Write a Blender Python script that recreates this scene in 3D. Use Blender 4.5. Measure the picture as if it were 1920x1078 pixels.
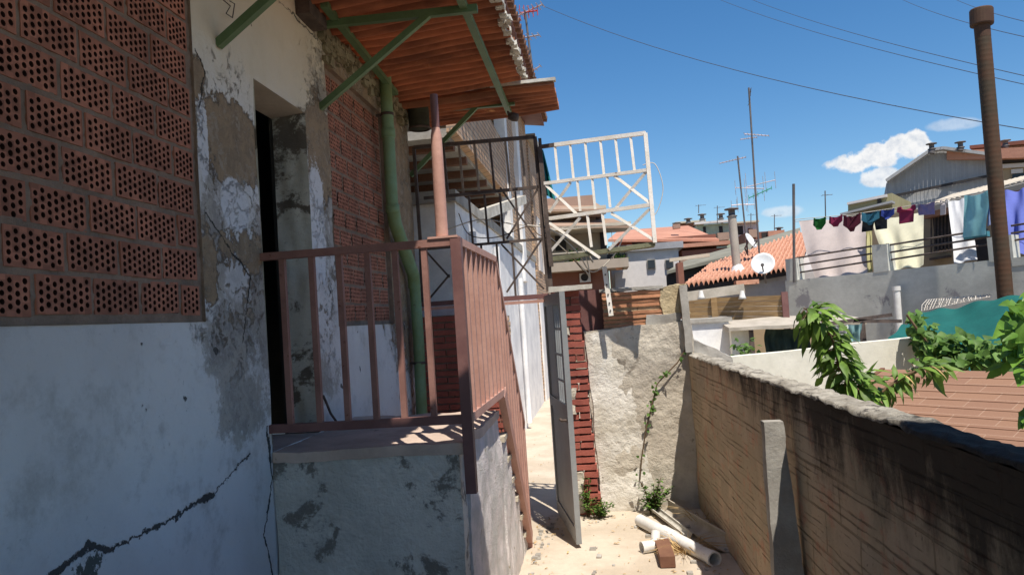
import bpy, math, random
from mathutils import Vector, Matrix, noise
random.seed(7)
for o in list(bpy.data.objects): bpy.data.objects.remove(o)
SC = bpy.context.scene
COL = SC.collection
# ------------------------------------------------------------------ camera
F = 1400.0; H = 1.9
d = Vector((170, -48, -F)).normalized()          # world +Y (passage) in camera axes
e = Vector((1, .067, 0))
zc = e.cross(d).normalized(); xc = d.cross(zc).normalized()
R = Matrix((xc, d, zc))                          # camera axes -> world axes
CAM = Vector((0, 0, H))
cam_d = bpy.data.cameras.new('camera'); cam = bpy.data.objects.new('camera', cam_d); COL.objects.link(cam)
cam.matrix_world = Matrix.Translation(CAM) @ R.to_4x4()
cam_d.sensor_width = 36; cam_d.lens = F/1920*36; cam_d.clip_start = .05; cam_d.clip_end = 5000
SC.camera = cam
def ray(px, py): return R @ Vector((px-960, 539-py, -F))
def PY(px, py, Y): r = ray(px, py); return CAM + r*(Y/r.y)
def PX(px, py, X): r = ray(px, py); return CAM + r*(X/r.x)
def PZ(px, py, Z): r = ray(px, py); return CAM + r*((Z-H)/r.z)
def PL(px, py, A, B, off=0.0):                   # vertical plane through A,B (xy); off = metres behind
    n = Vector((-(B[1]-A[1]), B[0]-A[0], 0)).normalized()
    if n.y < 0: n = -n
    a = Vector((A[0], A[1], 0)) + n*off
    r = ray(px, py); t = (a-CAM).dot(n)/r.dot(n)
    return CAM + r*t
# ------------------------------------------------------------------ sun and sky
SUN = Vector((-.215, .44, -1.0)).normalized()    # the way the light travels
elev = math.asin(-SUN.z); az = math.atan2(-SUN.x, -SUN.y)
sd = bpy.data.lights.new('sun', 'SUN'); sd.energy = 5.0; sd.angle = math.radians(.5); sd.color = (1, .93, .83)
so = bpy.data.objects.new('sun', sd); COL.objects.link(so); so.rotation_euler = SUN.to_track_quat('-Z', 'Y').to_euler(); so.location = (2, -4, 12)
W = bpy.data.worlds.new("World"); SC.world = W; W.use_nodes = True
class NB:
    def __init__(s, nt): s.nt = nt; s.N = nt.nodes; s.L = nt.links; s._p = None
    def n(s, t, **k):
        x = s.N.new(t)
        for a, b in k.items(): setattr(x, a, b)
        return x
    def put(s, sock, v):
        if hasattr(v, 'is_output') or isinstance(v, bpy.types.NodeSocket): s.L.new(v, sock)
        else:
            if hasattr(sock.default_value, '__len__') and not hasattr(v, '__len__'): v = [v]*len(sock.default_value)
            if hasattr(v, '__len__') and len(sock.default_value) == 4 and len(v) == 3: v = (*v, 1)
            sock.default_value = v
    def m(s, op, a, b=0.0, c=None, clamp=False):
        x = s.n('ShaderNodeMath', operation=op, use_clamp=clamp); s.put(x.inputs[0], a); s.put(x.inputs[1], b)
        if c is not None: s.put(x.inputs[2], c)
        return x.outputs[0]
    def pos(s):
        if s._p is None: s._p = s.n('ShaderNodeNewGeometry').outputs['Position']
        return s._p
    def xyz(s, v=None):
        x = s.n('ShaderNodeSeparateXYZ'); s.put(x.inputs[0], v or s.pos()); return x.outputs
    def noise(s, scale, detail=6, rough=.6, vec=None, stretch=None, color=False, dist=0):
        x = s.n('ShaderNodeTexNoise'); v = vec or s.pos()
        if stretch:
            mp = s.n('ShaderNodeMapping'); s.put(mp.inputs[0], v); mp.inputs['Scale'].default_value = stretch; v = mp.outputs[0]
        s.put(x.inputs['Vector'], v); x.inputs['Scale'].default_value = scale; x.inputs['Detail'].default_value = detail
        x.inputs['Roughness'].default_value = rough; x.inputs['Distortion'].default_value = dist
        return x.outputs[1] if color else x.outputs[0]
    def step(s, v, lo, hi): 
        x = s.n('ShaderNodeMapRange', interpolation_type='SMOOTHSTEP'); s.put(x.inputs[0], v)
        x.inputs[1].default_value = lo; x.inputs[2].default_value = hi; return x.outputs[0]
    def mix(s, f, a, b):
        x = s.n('ShaderNodeMix', data_type='RGBA'); s.put(x.inputs[0], f); s.put(x.inputs[6], a); s.put(x.inputs[7], b); return x.outputs[2]
    def blob(s, A, B, a0, b0, ra, rb, nz, amp=1.2, soft=.25):      # ellipse on two coordinates, ragged by noise nz
        p = s.m('POWER', s.m('ABSOLUTE', s.m('MULTIPLY', s.m('SUBTRACT', A, a0), 1/ra)), 2)
        q = s.m('POWER', s.m('ABSOLUTE', s.m('MULTIPLY', s.m('SUBTRACT', B, b0), 1/rb)), 2)
        r = s.m('ADD', s.m('ADD', p, q), s.m('MULTIPLY', s.m('SUBTRACT', nz, .5), amp*4))
        return s.step(r, 1+soft, 1-soft)
    def seg(s, A, B, p, q):                                          # distance to a segment
        dx, dy = q[0]-p[0], q[1]-p[1]; L2 = dx*dx+dy*dy
        ax = s.m('SUBTRACT', A, p[0]); by = s.m('SUBTRACT', B, p[1])
        t = s.m('ADD', s.m('MULTIPLY', ax, dx/L2), s.m('MULTIPLY', by, dy/L2), clamp=True)
        ex = s.m('SUBTRACT', ax, s.m('MULTIPLY', t, dx)); ey = s.m('SUBTRACT', by, s.m('MULTIPLY', t, dy))
        return s.m('SQRT', s.m('ADD', s.m('MULTIPLY', ex, ex), s.m('MULTIPLY', ey, ey)))
wb = NB(W.node_tree); wb.N.clear()
sky = wb.n('ShaderNodeTexSky', sky_type='NISHITA', sun_disc=False); sky.sun_elevation = elev; sky.sun_rotation = az
sky.air_density = 1.0; sky.dust_density = .3; sky.ozone_density = 2.5; sky.altitude = 200
gen = wb.n('ShaderNodeTexCoord').outputs['Generated']
gx, gy, gz = wb.xyz(gen)
gyy = wb.m('MAXIMUM', gy, .05); A_ = wb.m('DIVIDE', gx, gyy); B_ = wb.m('DIVIDE', gz, gyy)
cm = wb.n('ShaderNodeCombineXYZ'); wb.put(cm.inputs[0], A_); wb.put(cm.inputs[1], B_)
nz2 = wb.noise(60, 8, .65, vec=cm.outputs[0]); nz = wb.m('ADD', wb.m('MULTIPLY', wb.noise(30, 8, .6, vec=cm.outputs[0], dist=.3), .7), wb.m('MULTIPLY', nz2, .3))
def cdir(px, py): r = ray(px, py); return r.x/r.y, r.z/r.y
mask = None
for (px, py, rx, ry, dens) in [(1600, 305, 44, 17, 1), (1650, 292, 46, 21, 1), (1700, 272, 40, 23, 1), (1712, 262, 24, 17, 1), (1655, 331, 36, 16, .9), (1680, 338, 30, 14, .9), (1790, 234, 40, 10, .4), (1470, 396, 32, 9, .5), (1050, 640, 10, 10, 0)]:
    a, b = cdir(px, py)
    k = wb.m('MULTIPLY', wb.blob(A_, B_, a, b, rx/F, ry/F, nz, 1.25 if dens == 1 else 1.2, .38 if dens > .6 else .75), dens)
    mask = k if mask is None else wb.m('MAXIMUM', mask, k)
mask = wb.m('MULTIPLY', mask, wb.step(gy, .0, .1))
hs = wb.n('ShaderNodeHueSaturation'); wb.put(hs.inputs['Color'], sky.outputs[0]); hs.inputs['Saturation'].default_value = 1.30
ccol = wb.mix(wb.step(nz2, .25, .6), (4.6, 5.0, 5.6), (7.0, 7.0, 7.0))
bg = wb.n('ShaderNodeBackground'); wb.put(bg.inputs[0], wb.mix(mask, hs.outputs[0], ccol)); bg.inputs[1].default_value = .102
wo = wb.n('ShaderNodeOutputWorld'); wb.L.new(bg.outputs[0], wo.inputs[0])
vs = SC.view_settings; vs.view_transform = 'Standard'; vs.look = 'None'; vs.exposure = .42; vs.gamma = 1; vs.use_curve_mapping = False
SC.render.engine = 'CYCLES'; SC.cycles.max_bounces = 8; SC.cycles.diffuse_bounces = 5
SC.render.resolution_x = 1024; SC.render.resolution_y = 574

# ------------------------------------------------------------------ mesh helpers
class MB:
    def __init__(s): s.v = []; s.f = []; s.sm = []
    def add(s, vs, fs, smooth=False):
        b = len(s.v); s.v += [Vector(x) for x in vs]; s.f += [tuple(i+b for i in f) for f in fs]; s.sm += [smooth]*len(fs); return s
    def hexa(s, c):  # 0-3 bottom ccw, 4-7 top ccw
        return s.add(c, [(0, 3, 2, 1), (4, 5, 6, 7), (0, 1, 5, 4), (1, 2, 6, 5), (2, 3, 7, 6), (3, 0, 4, 7)])
    def box(s, x0, x1, y0, y1, z0, z1):
        return s.hexa([(x0, y0, z0), (x1, y0, z0), (x1, y1, z0), (x0, y1, z0), (x0, y0, z1), (x1, y0, z1), (x1, y1, z1), (x0, y1, z1)])
    def bar(s, p, q, w, h=None, up=(0, 0, 1)):
        p, q = Vector(p), Vector(q); h = h or w; a = (q-p).normalized(); u = Vector(up)
        if abs(a.dot(u)) > .95: u = Vector((0, 1, 0))
        r = a.cross(u).normalized(); u = r.cross(a)
        k = [r*x*w/2+u*y*h/2 for x, y in ((-1, -1), (1, -1), (1, 1), (-1, 1))]
        return s.hexa([p+k[0], p+k[1], p+k[2], p+k[3], q+k[0], q+k[1], q+k[2], q+k[3]])
    def tube(s, pts, r, n=12, cap=True, r2=None):
        pts = [Vector(p) for p in pts]; rs = r if hasattr(r, '__len__') else [r]*len(pts)
        rings = []; prev = None
        for i, p in enumerate(pts):
            a = (pts[min(i+1, len(pts)-1)]-pts[max(i-1, 0)]).normalized()
            if prev is None: u = a.orthogonal().normalized()
            else: u = (prev-a*prev.dot(a)).normalized()
            prev = u; w = a.cross(u)
            rings += [p+(u*math.cos(t)+w*math.sin(t))*rs[i] for t in [2*math.pi*k/n for k in range(n)]]
        fs = []
        for i in range(len(pts)-1):
            for k in range(n): fs.append((i*n+k, i*n+(k+1) % n, (i+1)*n+(k+1) % n, (i+1)*n+k))
        s.add(rings, fs, True)
        if cap:
            s.add(rings[:n], [tuple(range(n))[::-1]]); s.add(rings[-n:], [tuple(range(n))])
        return s
    def pipe(s, pts, ro, ri, n=20):   # hollow tube
        s.tube(pts, ro, n, cap=False); b = len(s.v); s.tube(pts[::-1], ri, n, cap=False)
        for p, q in ((pts[0], pts[1]), (pts[-1], pts[-2])):
            p = Vector(p); a = (Vector(q)-p).normalized(); u = a.orthogonal().normalized(); w = a.cross(u)
            vs = [p+(u*math.cos(2*math.pi*k/n)+w*math.sin(2*math.pi*k/n))*rr for rr in (ro, ri) for k in range(n)]
            s.add(vs, [(k, (k+1) % n, n+(k+1) % n, n+k) for k in range(n)])
        return s
    def lathe(s, prof, c, axis=(0, 0, 1), n=24):
        a = Vector(axis).normalized(); u = a.orthogonal().normalized(); w = a.cross(u); c = Vector(c)
        vs = [c+a*h+(u*math.cos(2*math.pi*k/n)+w*math.sin(2*math.pi*k/n))*max(r, 1e-4) for r, h in prof for k in range(n)]
        return s.add(vs, [(i*n+k, i*n+(k+1) % n, (i+1)*n+(k+1) % n, (i+1)*n+k) for i in range(len(prof)-1) for k in range(n)], True)
    def grid(s, fn, nu, nv, smooth=True, closed=False):
        vs = [fn(i/nu, j/nv) for j in range(nv+1) for i in range(nu+1)]
        return s.add(vs, [(j*(nu+1)+i, j*(nu+1)+i+1, (j+1)*(nu+1)+i+1, (j+1)*(nu+1)+i) for j in range(nv) for i in range(nu)], smooth)
    def rough(s, c, res, amp, freq=3, seed=0, smooth=True, fine=0.35):   # displaced hexahedron
        c = [Vector(x) for x in c]; off = Vector((seed*7.3, seed*3.1, seed*5.7))
        def disp(p): return p + noise.noise_vector((p+off)*freq)*amp + noise.noise_vector((p+off)*freq*5)*amp*fine
        for a, b, c2, d2 in ((0, 3, 2, 1), (4, 5, 6, 7), (0, 1, 5, 4), (1, 2, 6, 5), (2, 3, 7, 6), (3, 0, 4, 7)):
            A, B, C_, D = c[a], c[b], c[c2], c[d2]
            nu = max(1, int(max((B-A).length, (C_-D).length)/res)); nv = max(1, int(max((D-A).length, (C_-B).length)/res))
            s.grid(lambda u, v: disp(A*(1-u)*(1-v)+B*u*(1-v)+C_*u*v+D*(1-u)*v), nu, nv, smooth)
        return s
    def rbox(s, x0, x1, y0, y1, z0, z1, res, amp, freq=3, seed=0, **k):
        return s.rough([(x0, y0, z0), (x1, y0, z0), (x1, y1, z0), (x0, y1, z0), (x0, y0, z1), (x1, y0, z1), (x1, y1, z1), (x0, y1, z1)], res, amp, freq, seed, **k)
    def prism(s, poly, ext):
        n = len(poly); ext = Vector(ext); vs = [Vector(p) for p in poly]+[Vector(p)+ext for p in poly]
        return s.add(vs, [tuple(range(n))[::-1], tuple(range(n, 2*n))]+[(i, (i+1) % n, n+(i+1) % n, n+i) for i in range(n)])
OFF = {}
def tag(o, label=None, cat=None, group=None, kind=None):
    if label: o['label'] = label
    if cat: o['category'] = cat
    if group: o['group'] = group
    if kind: o['kind'] = kind
    return o
def thing(name, loc, label, cat, group=None, kind=None):
    o = bpy.data.objects.new(name, None); COL.objects.link(o); o.location = loc; o.empty_display_size = .2; OFF[o] = Vector(loc)
    return tag(o, label, cat, group, kind)
def obj(name, mb, mat, parent=None, weld=False):
    if parent is not None: base = OFF[parent]
    else:
        xs = [v.x for v in mb.v]; ys = [v.y for v in mb.v]; zs = [v.z for v in mb.v]
        base = Vector(((min(xs)+max(xs))/2, (min(ys)+max(ys))/2, min(zs)))
    me = bpy.data.meshes.new(name); me.from_pydata([v-base for v in mb.v], [], mb.f); me.polygons.foreach_set('use_smooth', mb.sm)
    if isinstance(mat, (list, tuple)):
        for x in mat: me.materials.append(x)
    else: me.materials.append(mat)
    me.update()
    o = bpy.data.objects.new(name, me); COL.objects.link(o)
    if parent is None: o.location = base
    else: o.parent = parent
    OFF[o] = base
    return o
# ------------------------------------------------------------------ materials
def newmat(name):
    m = bpy.data.materials.new(name); m.use_nodes = True; nb = NB(m.node_tree); nb.N.clear()
    b = nb.n('ShaderNodeBsdfPrincipled'); o = nb.n('ShaderNodeOutputMaterial'); nb.L.new(b.outputs[0], o.inputs[0]); nb.bsdf = b; nb.out = o
    return m, nb
def bump(nb, h, strength=.4, dist=.01, prev=None):
    x = nb.n('ShaderNodeBump'); x.inputs['Strength'].default_value = strength; x.inputs['Distance'].default_value = dist; nb.put(x.inputs['Height'], h)
    if prev: nb.L.new(prev, x.inputs['Normal'])
    return x.outputs[0]
def M(name, c1, c2=None, scale=4, rough=.85, bmp=.35, bscale=45, dist=.008, spots=None, spot_t=.62, spot_s=9, metal=0, stretch=None, lo=.35, hi=.65, transl=0, var=.0, coord=None):
    m, nb = newmat(name); c2 = c2 or tuple(x*.75 for x in c1)
    vec = None
    c = nb.mix(nb.step(nb.noise(scale, 8, .65, stretch=stretch, vec=vec), lo, hi), c1, c2)
    c = nb.mix(nb.m('MULTIPLY', nb.step(nb.noise(scale*9, 4, .7), .35, .75), .25), c, tuple(x*.6 for x in c1))
    if spots: c = nb.mix(nb.step(nb.noise(spot_s, 8, .7, dist=.3), spot_t, spot_t+.06), c, spots)
    if var:
        r = nb.n('ShaderNodeNewGeometry').outputs['Random Per Island']
        h = nb.n('ShaderNodeHueSaturation'); nb.put(h.inputs['Color'], c); nb.put(h.inputs['Value'], nb.m('ADD', nb.m('MULTIPLY', r, var*2), 1-var)); c = h.outputs[0]
    nb.put(nb.bsdf.inputs['Base Color'], c); nb.bsdf.inputs['Roughness'].default_value = rough; nb.bsdf.inputs['Metallic'].default_value = metal
    nb.bsdf.inputs['Specular IOR Level'].default_value = .3
    if bmp: nb.put(nb.bsdf.inputs['Normal'], bump(nb, nb.noise(bscale, 6, .7, stretch=stretch), bmp, dist))
    if transl:
        t = nb.n('ShaderNodeBsdfTranslucent'); nb.put(t.inputs[0], c); x = nb.n('ShaderNodeMixShader'); x.inputs[0].default_value = transl
        nb.L.new(nb.bsdf.outputs[0], x.inputs[1]); nb.L.new(t.outputs[0], x.inputs[2]); nb.L.new(x.outputs[0], nb.out.inputs[0])
    return m
# the peeling plaster of the near house
XW = -1.81
def yz(px, py): p = PX(px, py, XW); return p.y, p.z
def plaster():
    m, nb = newmat('peeling_plaster'); x, y, z = nb.xyz()
    n1 = nb.noise(3.6, 12, .74); n2 = nb.noise(9, 12, .78, dist=.4); n3 = nb.noise(26, 8, .75); n0 = nb.noise(1.1, 5, .5)
    mixn = nb.m('ADD', nb.m('ADD', nb.m('MULTIPLY', n1, .55), nb.m('MULTIPLY', n2, .45)), nb.m('MULTIPLY', nb.m('SUBTRACT', n3, .5), .25))
    c = nb.mix(nb.step(n0, .35, .65), (.74, .74, .73), (.63, .62, .61))
    c = nb.mix(nb.step(n1, .5, .72), c, (.50, .49, .47))
    c = nb.mix(nb.m('MULTIPLY', nb.step(n3, .60, .70), .45), c, (.25, .25, .26))
    # wide cream zone high up
    c = nb.mix(nb.m('MULTIPLY', nb.step(nb.m('ADD', z, nb.m('MULTIPLY', n1, .5)), 3.15, 3.7), .8), c, (.70, .61, .44))
    tan = nb.mix(nb.step(n2, .35, .65), (.34, .25, .16), (.22, .17, .12))
    grime = nb.mix(nb.step(n2, .4, .62), (.36, .33, .28), (.16, .14, .12))
    def B(px, py, rpx, rpy, amp=1.0, soft=.12):
        amp *= 1.5
        a, b = yz(px, py); a2, _ = yz(px+rpx, py); k = 1400/a
        return nb.blob(y, z, a, b, abs(a2-a), rpy/k, mixn, amp, soft)
    mx = lambda *a: a[0] if len(a) == 1 else nb.m('MAXIMUM', a[0], mx(*a[1:]))
    g = mx(B(440, 640, 50, 90, 1.6, .5), B(400, 430, 26, 130, 1.5, .4), B(490, 560, 22, 200, 1.4, .4), B(615, 330, 30, 200, 1.8, .5), B(455, 760, 40, 80, 2.0, .6), B(590, 720, 40, 60, 2, .6))
    c = nb.mix(nb.m('MULTIPLY', g, .75), c, grime)
    t = mx(B(440, 270, 58, 88), B(372, 150, 11, 50), B(390, 500, 16, 80, 1.6), B(455, 470, 40, 45, 1.7), B(600, 250, 30, 60), B(598, 300, 18, 110, 1.4), B(640, 150, 22, 70, 1.2), B(700, 210, 40, 60, 1.6), B(755, 400, 34, 300, 1.5, .4))
    c = nb.mix(t, c, tan)
    reg = mx(B(440, 400, 80, 270, .8, .5), B(600, 400, 30, 260, .8, .5), B(700, 180, 70, 120, .8, .5), B(770, 450, 40, 300, .8, .5))
    fl = nb.noise(13, 12, .8, dist=.6)
    c = nb.mix(nb.m('MULTIPLY', reg, nb.step(fl, .545, .565)), c, (.33, .28, .22))
    c = nb.mix(nb.m('MULTIPLY', nb.m('MULTIPLY', reg, nb.step(nb.noise(31, 8, .8), .62, .66)), .6), c, (.08, .07, .06))
    t = nb.m('MAXIMUM', t, nb.m('MULTIPLY', reg, nb.step(fl, .545, .565)))
    w = mx(B(442, 385, 26, 52, .5), B(596, 420, 14, 120, .7), B(380, 260, 9, 90, 1.0))
    c = nb.mix(w, c, (.66, .67, .69))
    dk = nb.m('MULTIPLY', nb.step(n3, .56, .68), mx(g, nb.m('MULTIPLY', t, .5)))
    c = nb.mix(nb.m('MULTIPLY', dk, .8), c, (.07, .06, .055))
    # cracks (own shape, in the plaster)
    wob = nb.m('MULTIPLY', nb.m('SUBTRACT', nb.noise(11, 8, .7), .5), .07); yw = nb.m('ADD', y, wob); zw = nb.m('ADD', z, nb.m('MULTIPLY', nb.m('SUBTRACT', nb.noise(17, 6, .7, vec=None, stretch=(1, 1.1, 1.3)), .5), .09))
    def crack(pts, wd):
        dd = None
        for p, q in zip(pts, pts[1:]):
            s_ = nb.seg(yw, zw, yz(*p), yz(*q)); dd = s_ if dd is None else nb.m('MINIMUM', dd, s_)
        wv = nb.m('MULTIPLY', nb.m('ADD', nb.m('ADD', nb.step(n1, .36, .62), .25), nb.m('MULTIPLY', nb.m('SUBTRACT', n3, .5), 1.2)), wd)
        return nb.step(nb.m('DIVIDE', dd, wv), 1.15, .8)
    cr = mx(crack([(75, 1090), (165, 1022), (205, 1033), (240, 1012), (300, 986), (360, 948), (402, 926)], .011), crack([(402, 926), (440, 880), (470, 850)], .0035), crack([(500, 800), (512, 900), (498, 1000), (512, 1078)], .010), crack([(365, 90), (385, 140), (372, 200)], .006),
            crack([(520, 0), (640, 120), (700, 250)], .006), crack([(385, 400), (440, 480), (470, 520), (455, 640)], .005))
    sp = nb.m('MULTIPLY', nb.step(nb.m('ADD', nb.noise(9, 2, .5), nb.m('MULTIPLY', nb.m('SUBTRACT', n2, .5), .25)), .775, .79), .9)
    cr = nb.m('MAXIMUM', cr, sp)
    ca, cb_ = yz(165, 1066); chip = nb.blob(y, z, ca, cb_, .075, .045, nb.m('ADD', nb.m('MULTIPLY', n2, .5), nb.m('MULTIPLY', n3, .5)), 2.6, .1)
    c = nb.mix(chip, c, (.10, .11, .10))
    c = nb.mix(nb.m('MULTIPLY', cr, .93), c, (.035, .033, .03))
    nb.put(nb.bsdf.inputs['Base Color'], c); nb.bsdf.inputs['Roughness'].default_value = .9; nb.bsdf.inputs['Specular IOR Level'].default_value = .2
    h = nb.m('SUBTRACT', nb.m('ADD', nb.m('MULTIPLY', n2, .35), nb.m('MULTIPLY', n1, .5)), nb.m('ADD', nb.m('MULTIPLY', t, .5), nb.m('MULTIPLY', cr, .9)))
    nb.put(nb.bsdf.inputs['Normal'], bump(nb, h, 1.0, .028)); return m
m_plaster = plaster()
m_reveal = M('reveal_plaster', (.58, .58, .52), (.46, .46, .40), 3, spots=(.13, .115, .095), spot_t=.535, spot_s=2.7, lo=.4, hi=.6, bmp=.5)
m_soffit = M('soffit_plaster', (.52, .48, .40), (.42, .38, .31), 3)
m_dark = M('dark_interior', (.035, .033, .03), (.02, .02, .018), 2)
m_brick = M('hollow_brick_clay', (.40, .165, .105), (.27, .115, .075), 2.2, var=.26, bmp=.3, bscale=120)
m_hole = M('brick_cell_shade', (.04, .014, .010), (.025, .009, .006), 5, bmp=0)  # brick clay darkened near black to paint the shade inside the holes
m_mortar = M('grey_mortar', (.30, .22, .165), (.20, .15, .115), 5, bmp=.8, bscale=60, dist=.012, spots=(.10, .09, .08), spot_t=.66)
m_cement = M('damp_cement_render', (.86, .83, .73), (.64, .62, .54), 2.2, bmp=1.0, bscale=20, dist=.045, spots=(.27, .25, .21), spot_t=.55, spot_s=3.4)
m_rough = M('rough_white_render', (.72, .66, .64), (.50, .49, .46), 5, bmp=.7, bscale=60, dist=.02, spots=(.33, .29, .22), spot_t=.62, spot_s=6)
m_tread = M('cream_step_render', (.60, .55, .44), (.42, .36, .27), 4, bmp=.7, bscale=40, dist=.02, spots=(.16, .15, .09), spot_t=.62)
m_landing = M('pinkish_landing_screed', (.56, .44, .36), (.42, .33, .27), 3, bmp=.4, spots=(.13, .11, .09), spot_t=.64)
m_pink = M('pink_brown_paint', (.52, .30, .24), (.44, .24, .19), 5, rough=.6, bmp=.25, spots=(.20, .075, .05), spot_t=.64, spot_s=22)
m_shaderail = M('shaded_rail_paint', (.30, .155, .125), (.22, .11, .09), 5, rough=.6, bmp=.25, spots=(.14, .05, .03), spot_t=.62, spot_s=22)  # same pink-brown paint darkened, the front rail's shade put into the colour
m_rail_dark = M('dark_red_brown_paint', (.20, .10, .09), (.15, .07, .065), 5, rough=.5, bmp=.15)
m_green = M('green_bracket_paint', (.12, .20, .095), (.09, .15, .07), 5, rough=.5, bmp=.15, spots=(.16, .08, .045), spot_t=.70, spot_s=18)
m_pipe = M('green_pipe_paint', (.20, .32, .19), (.17, .24, .10), 3, rough=.55, bmp=.2, spots=(.11, .11, .07), spot_t=.66, spot_s=8)
m_rust = M('rusty_corrugated_sheet', (.48, .215, .115), (.22, .095, .06), 1.9, stretch=(.7, 1.3, 1), lo=.36, hi=.66, rough=.8, bmp=.2, transl=.38, spots=(.74, .50, .27), spot_t=.63, spot_s=2.4)
m_ash = M('pale_weathered_metal', (.58, .56, .50), (.40, .37, .32), 6, spots=(.25, .14, .08), spot_t=.68)
m_moss = M('mossy_rubble', (.38, .34, .22), (.24, .21, .13), 9, bmp=1, bscale=50, dist=.02)
m_iron = M('old_dark_iron', (.06, .045, .04), (.12, .09, .075), 9, rough=.7, bmp=.2)
m_peelwhite = M('chipped_white_metal', (.86, .82, .76), (.74, .68, .58), 9, rough=.6, bmp=.3, spots=(.22, .11, .06), spot_t=.64, spot_s=16)
m_ground = M('pale_concrete_ground', (.56, .48, .385), (.44, .37, .285), 1.4, bmp=.35, bscale=30, dist=.01, spots=(.30, .25, .19), spot_t=.66, spot_s=4)
m_earth = M('yard_earth', (.30, .25, .18), (.22, .18, .13), .5)
m_endw = M('weathered_end_wall_render', (.62, .56, .46), (.42, .37, .30), 1.9, bmp=.8, bscale=22, dist=.025, spots=(.26, .225, .18), spot_t=.585, spot_s=3.5)
m_endl = M('pale_limewash_patch', (.76, .72, .64), (.55, .50, .41), 3, bmp=.8, bscale=22, dist=.022, spots=(.25, .21, .16), spot_t=.63, spot_s=7)
m_redbrick = M('red_painted_brick', (.36, .105, .075), (.27, .075, .055), 5, bmp=.5, bscale=80, spots=(.48, .36, .26), spot_t=.68, spot_s=5, var=.1)
m_orbrick = M('striped_orange_brick', (.50, .24, .13), (.38, .17, .09), 6, var=.2, bmp=.4)
m_block = M('broken_yellowish_block', (.52, .42, .26), (.36, .29, .18), 6, bmp=1, bscale=30, dist=.02, spots=(.10, .085, .06), spot_t=.62)
m_conc = M('grey_concrete', (.40, .38, .34), (.27, .25, .22), 4, bmp=.6, bscale=50, spots=(.13, .12, .10), spot_t=.66)
m_coping = M('lichen_grey_coping', (.52, .48, .40), (.30, .27, .21), 6, bmp=1, bscale=40, dist=.02, spots=(.07, .06, .05), spot_t=.58, spot_s=8)
m_door = M('grey_galvanised_door', (.30, .31, .31), (.24, .25, .25), 3, rough=.5, metal=.2, bmp=.1, spots=(.15, .13, .11), spot_t=.72)
m_pvc = M('white_plastic_pipe', (.74, .73, .70), (.62, .60, .56), 4, rough=.4, bmp=.1, spots=(.35, .29, .21), spot_t=.66)
m_gut = M('dull_asbestos_gutter', (.48, .43, .36), (.36, .32, .26), 5, bmp=.4)
m_hop = M('black_green_moss', (.05, .055, .035), (.03, .03, .02), 6, bmp=.6)
m_brown = M('brown_tile', (.20, .10, .06), (.15, .07, .045), 6)
m_white = M('white_wall_paint', (.88, .87, .85), (.66, .66, .67), 2, bmp=.3, bscale=20, spots=(.48, .44, .38), spot_t=.70, spot_s=3)
m_cream = M('cream_low_wall', (.80, .77, .66), (.70, .67, .56), 2, bmp=.3, bscale=25, spots=(.42, .40, .30), spot_t=.68)
m_greyw = M('grey_cement_wall', (.58, .58, .53), (.45, .45, .41), 1.1, bmp=.4, bscale=12, spots=(.27, .26, .265), spot_t=.60, spot_s=1.3, stretch=(1, 1, 1.3))
m_greyin = M('lilac_grey_wall', (.45, .43, .42), (.38, .36, .36), 1.4)
m_wood = M('varnished_fence_board', (.36, .24, .12), (.24, .15, .07), 3, stretch=(1, 1, 9), bmp=.3, rough=.6)
m_shingle = None
m_tile = M('terracotta_roof_tile', (.64, .35, .235), (.52, .26, .17), 9, bmp=.4, spots=(.28, .12, .08), spot_t=.60, spot_s=7, lo=.35, hi=.6)
m_tilemuted = M('muted_brown_tiles', (.36, .25, .18), (.29, .19, .13), .8, bmp=0)
m_tilefar = M('far_terracotta', (.50, .25, .17), (.42, .20, .135), .6, bmp=.3, bscale=6, dist=.05)
m_cement_roof = M('grey_fibre_cement', (.25, .24, .19), (.19, .18, .14), 1.2, bmp=.3, bscale=12)
m_beige = M('beige_facade', (.40, .33, .26), (.34, .28, .22), .5, bmp=0)
m_pinkwall = M('salmon_facade', (.36, .24, .18), (.32, .21, .16), .5, bmp=0)
m_brownwall = M('maroon_facade', (.23, .10, .07), (.20, .085, .06), .5, bmp=0)
m_cream2 = M('pale_slab_edge', (.55, .48, .38), (.47, .41, .32), .8, bmp=0)
m_offwhite = M('off_white_facade', (.62, .59, .57), (.56, .53, .51), .7, bmp=0)
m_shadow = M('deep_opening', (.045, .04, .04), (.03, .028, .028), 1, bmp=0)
m_glass = M('dark_window_glass', (.03, .035, .045), (.02, .025, .03), 1, rough=.12, bmp=0)
m_steelgrey = M('grey_corrugated_gable', (.36, .365, .37), (.31, .315, .32), .8, bmp=0, stretch=(6, 6, .3))
m_tanwall = M('tan_terrace_house', (.40, .30, .19), (.33, .25, .16), .7, bmp=.1)
m_alu = M('aluminium_aerial', (.62, .50, .50), (.40, .40, .40), 5, rough=.4, metal=.5, bmp=0)
m_mast = M('dull_mast_steel', (.12, .11, .11), (.17, .15, .14), 2, rough=.6, metal=.3, bmp=0)
m_dish = M('white_dish_enamel', (.72, .74, .74), (.66, .68, .68), 2, rough=.45, bmp=0)
m_flue = M('rusty_spiral_flue', (.055, .04, .024), (.09, .04, .02), 1.6, rough=.75, bmp=.2, spots=(.09, .05, .03), spot_t=.60, spot_s=3)
m_paleflue = M('cement_flue', (.45, .40, .34), (.37, .33, .28), 3)
m_net = M('teal_shade_net', (.015, .15, .135), (.012, .12, .11), 2, bmp=.3, bscale=80, transl=.25)
m_leaf = M('fresh_leaf', (.19, .31, .05), (.08, .16, .03), 5, rough=.5, bmp=0, transl=.35, var=.35)
m_oldbar = M('tan_rusty_bar', (.30, .25, .20), (.20, .15, .11), 9, bmp=.2)
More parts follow.
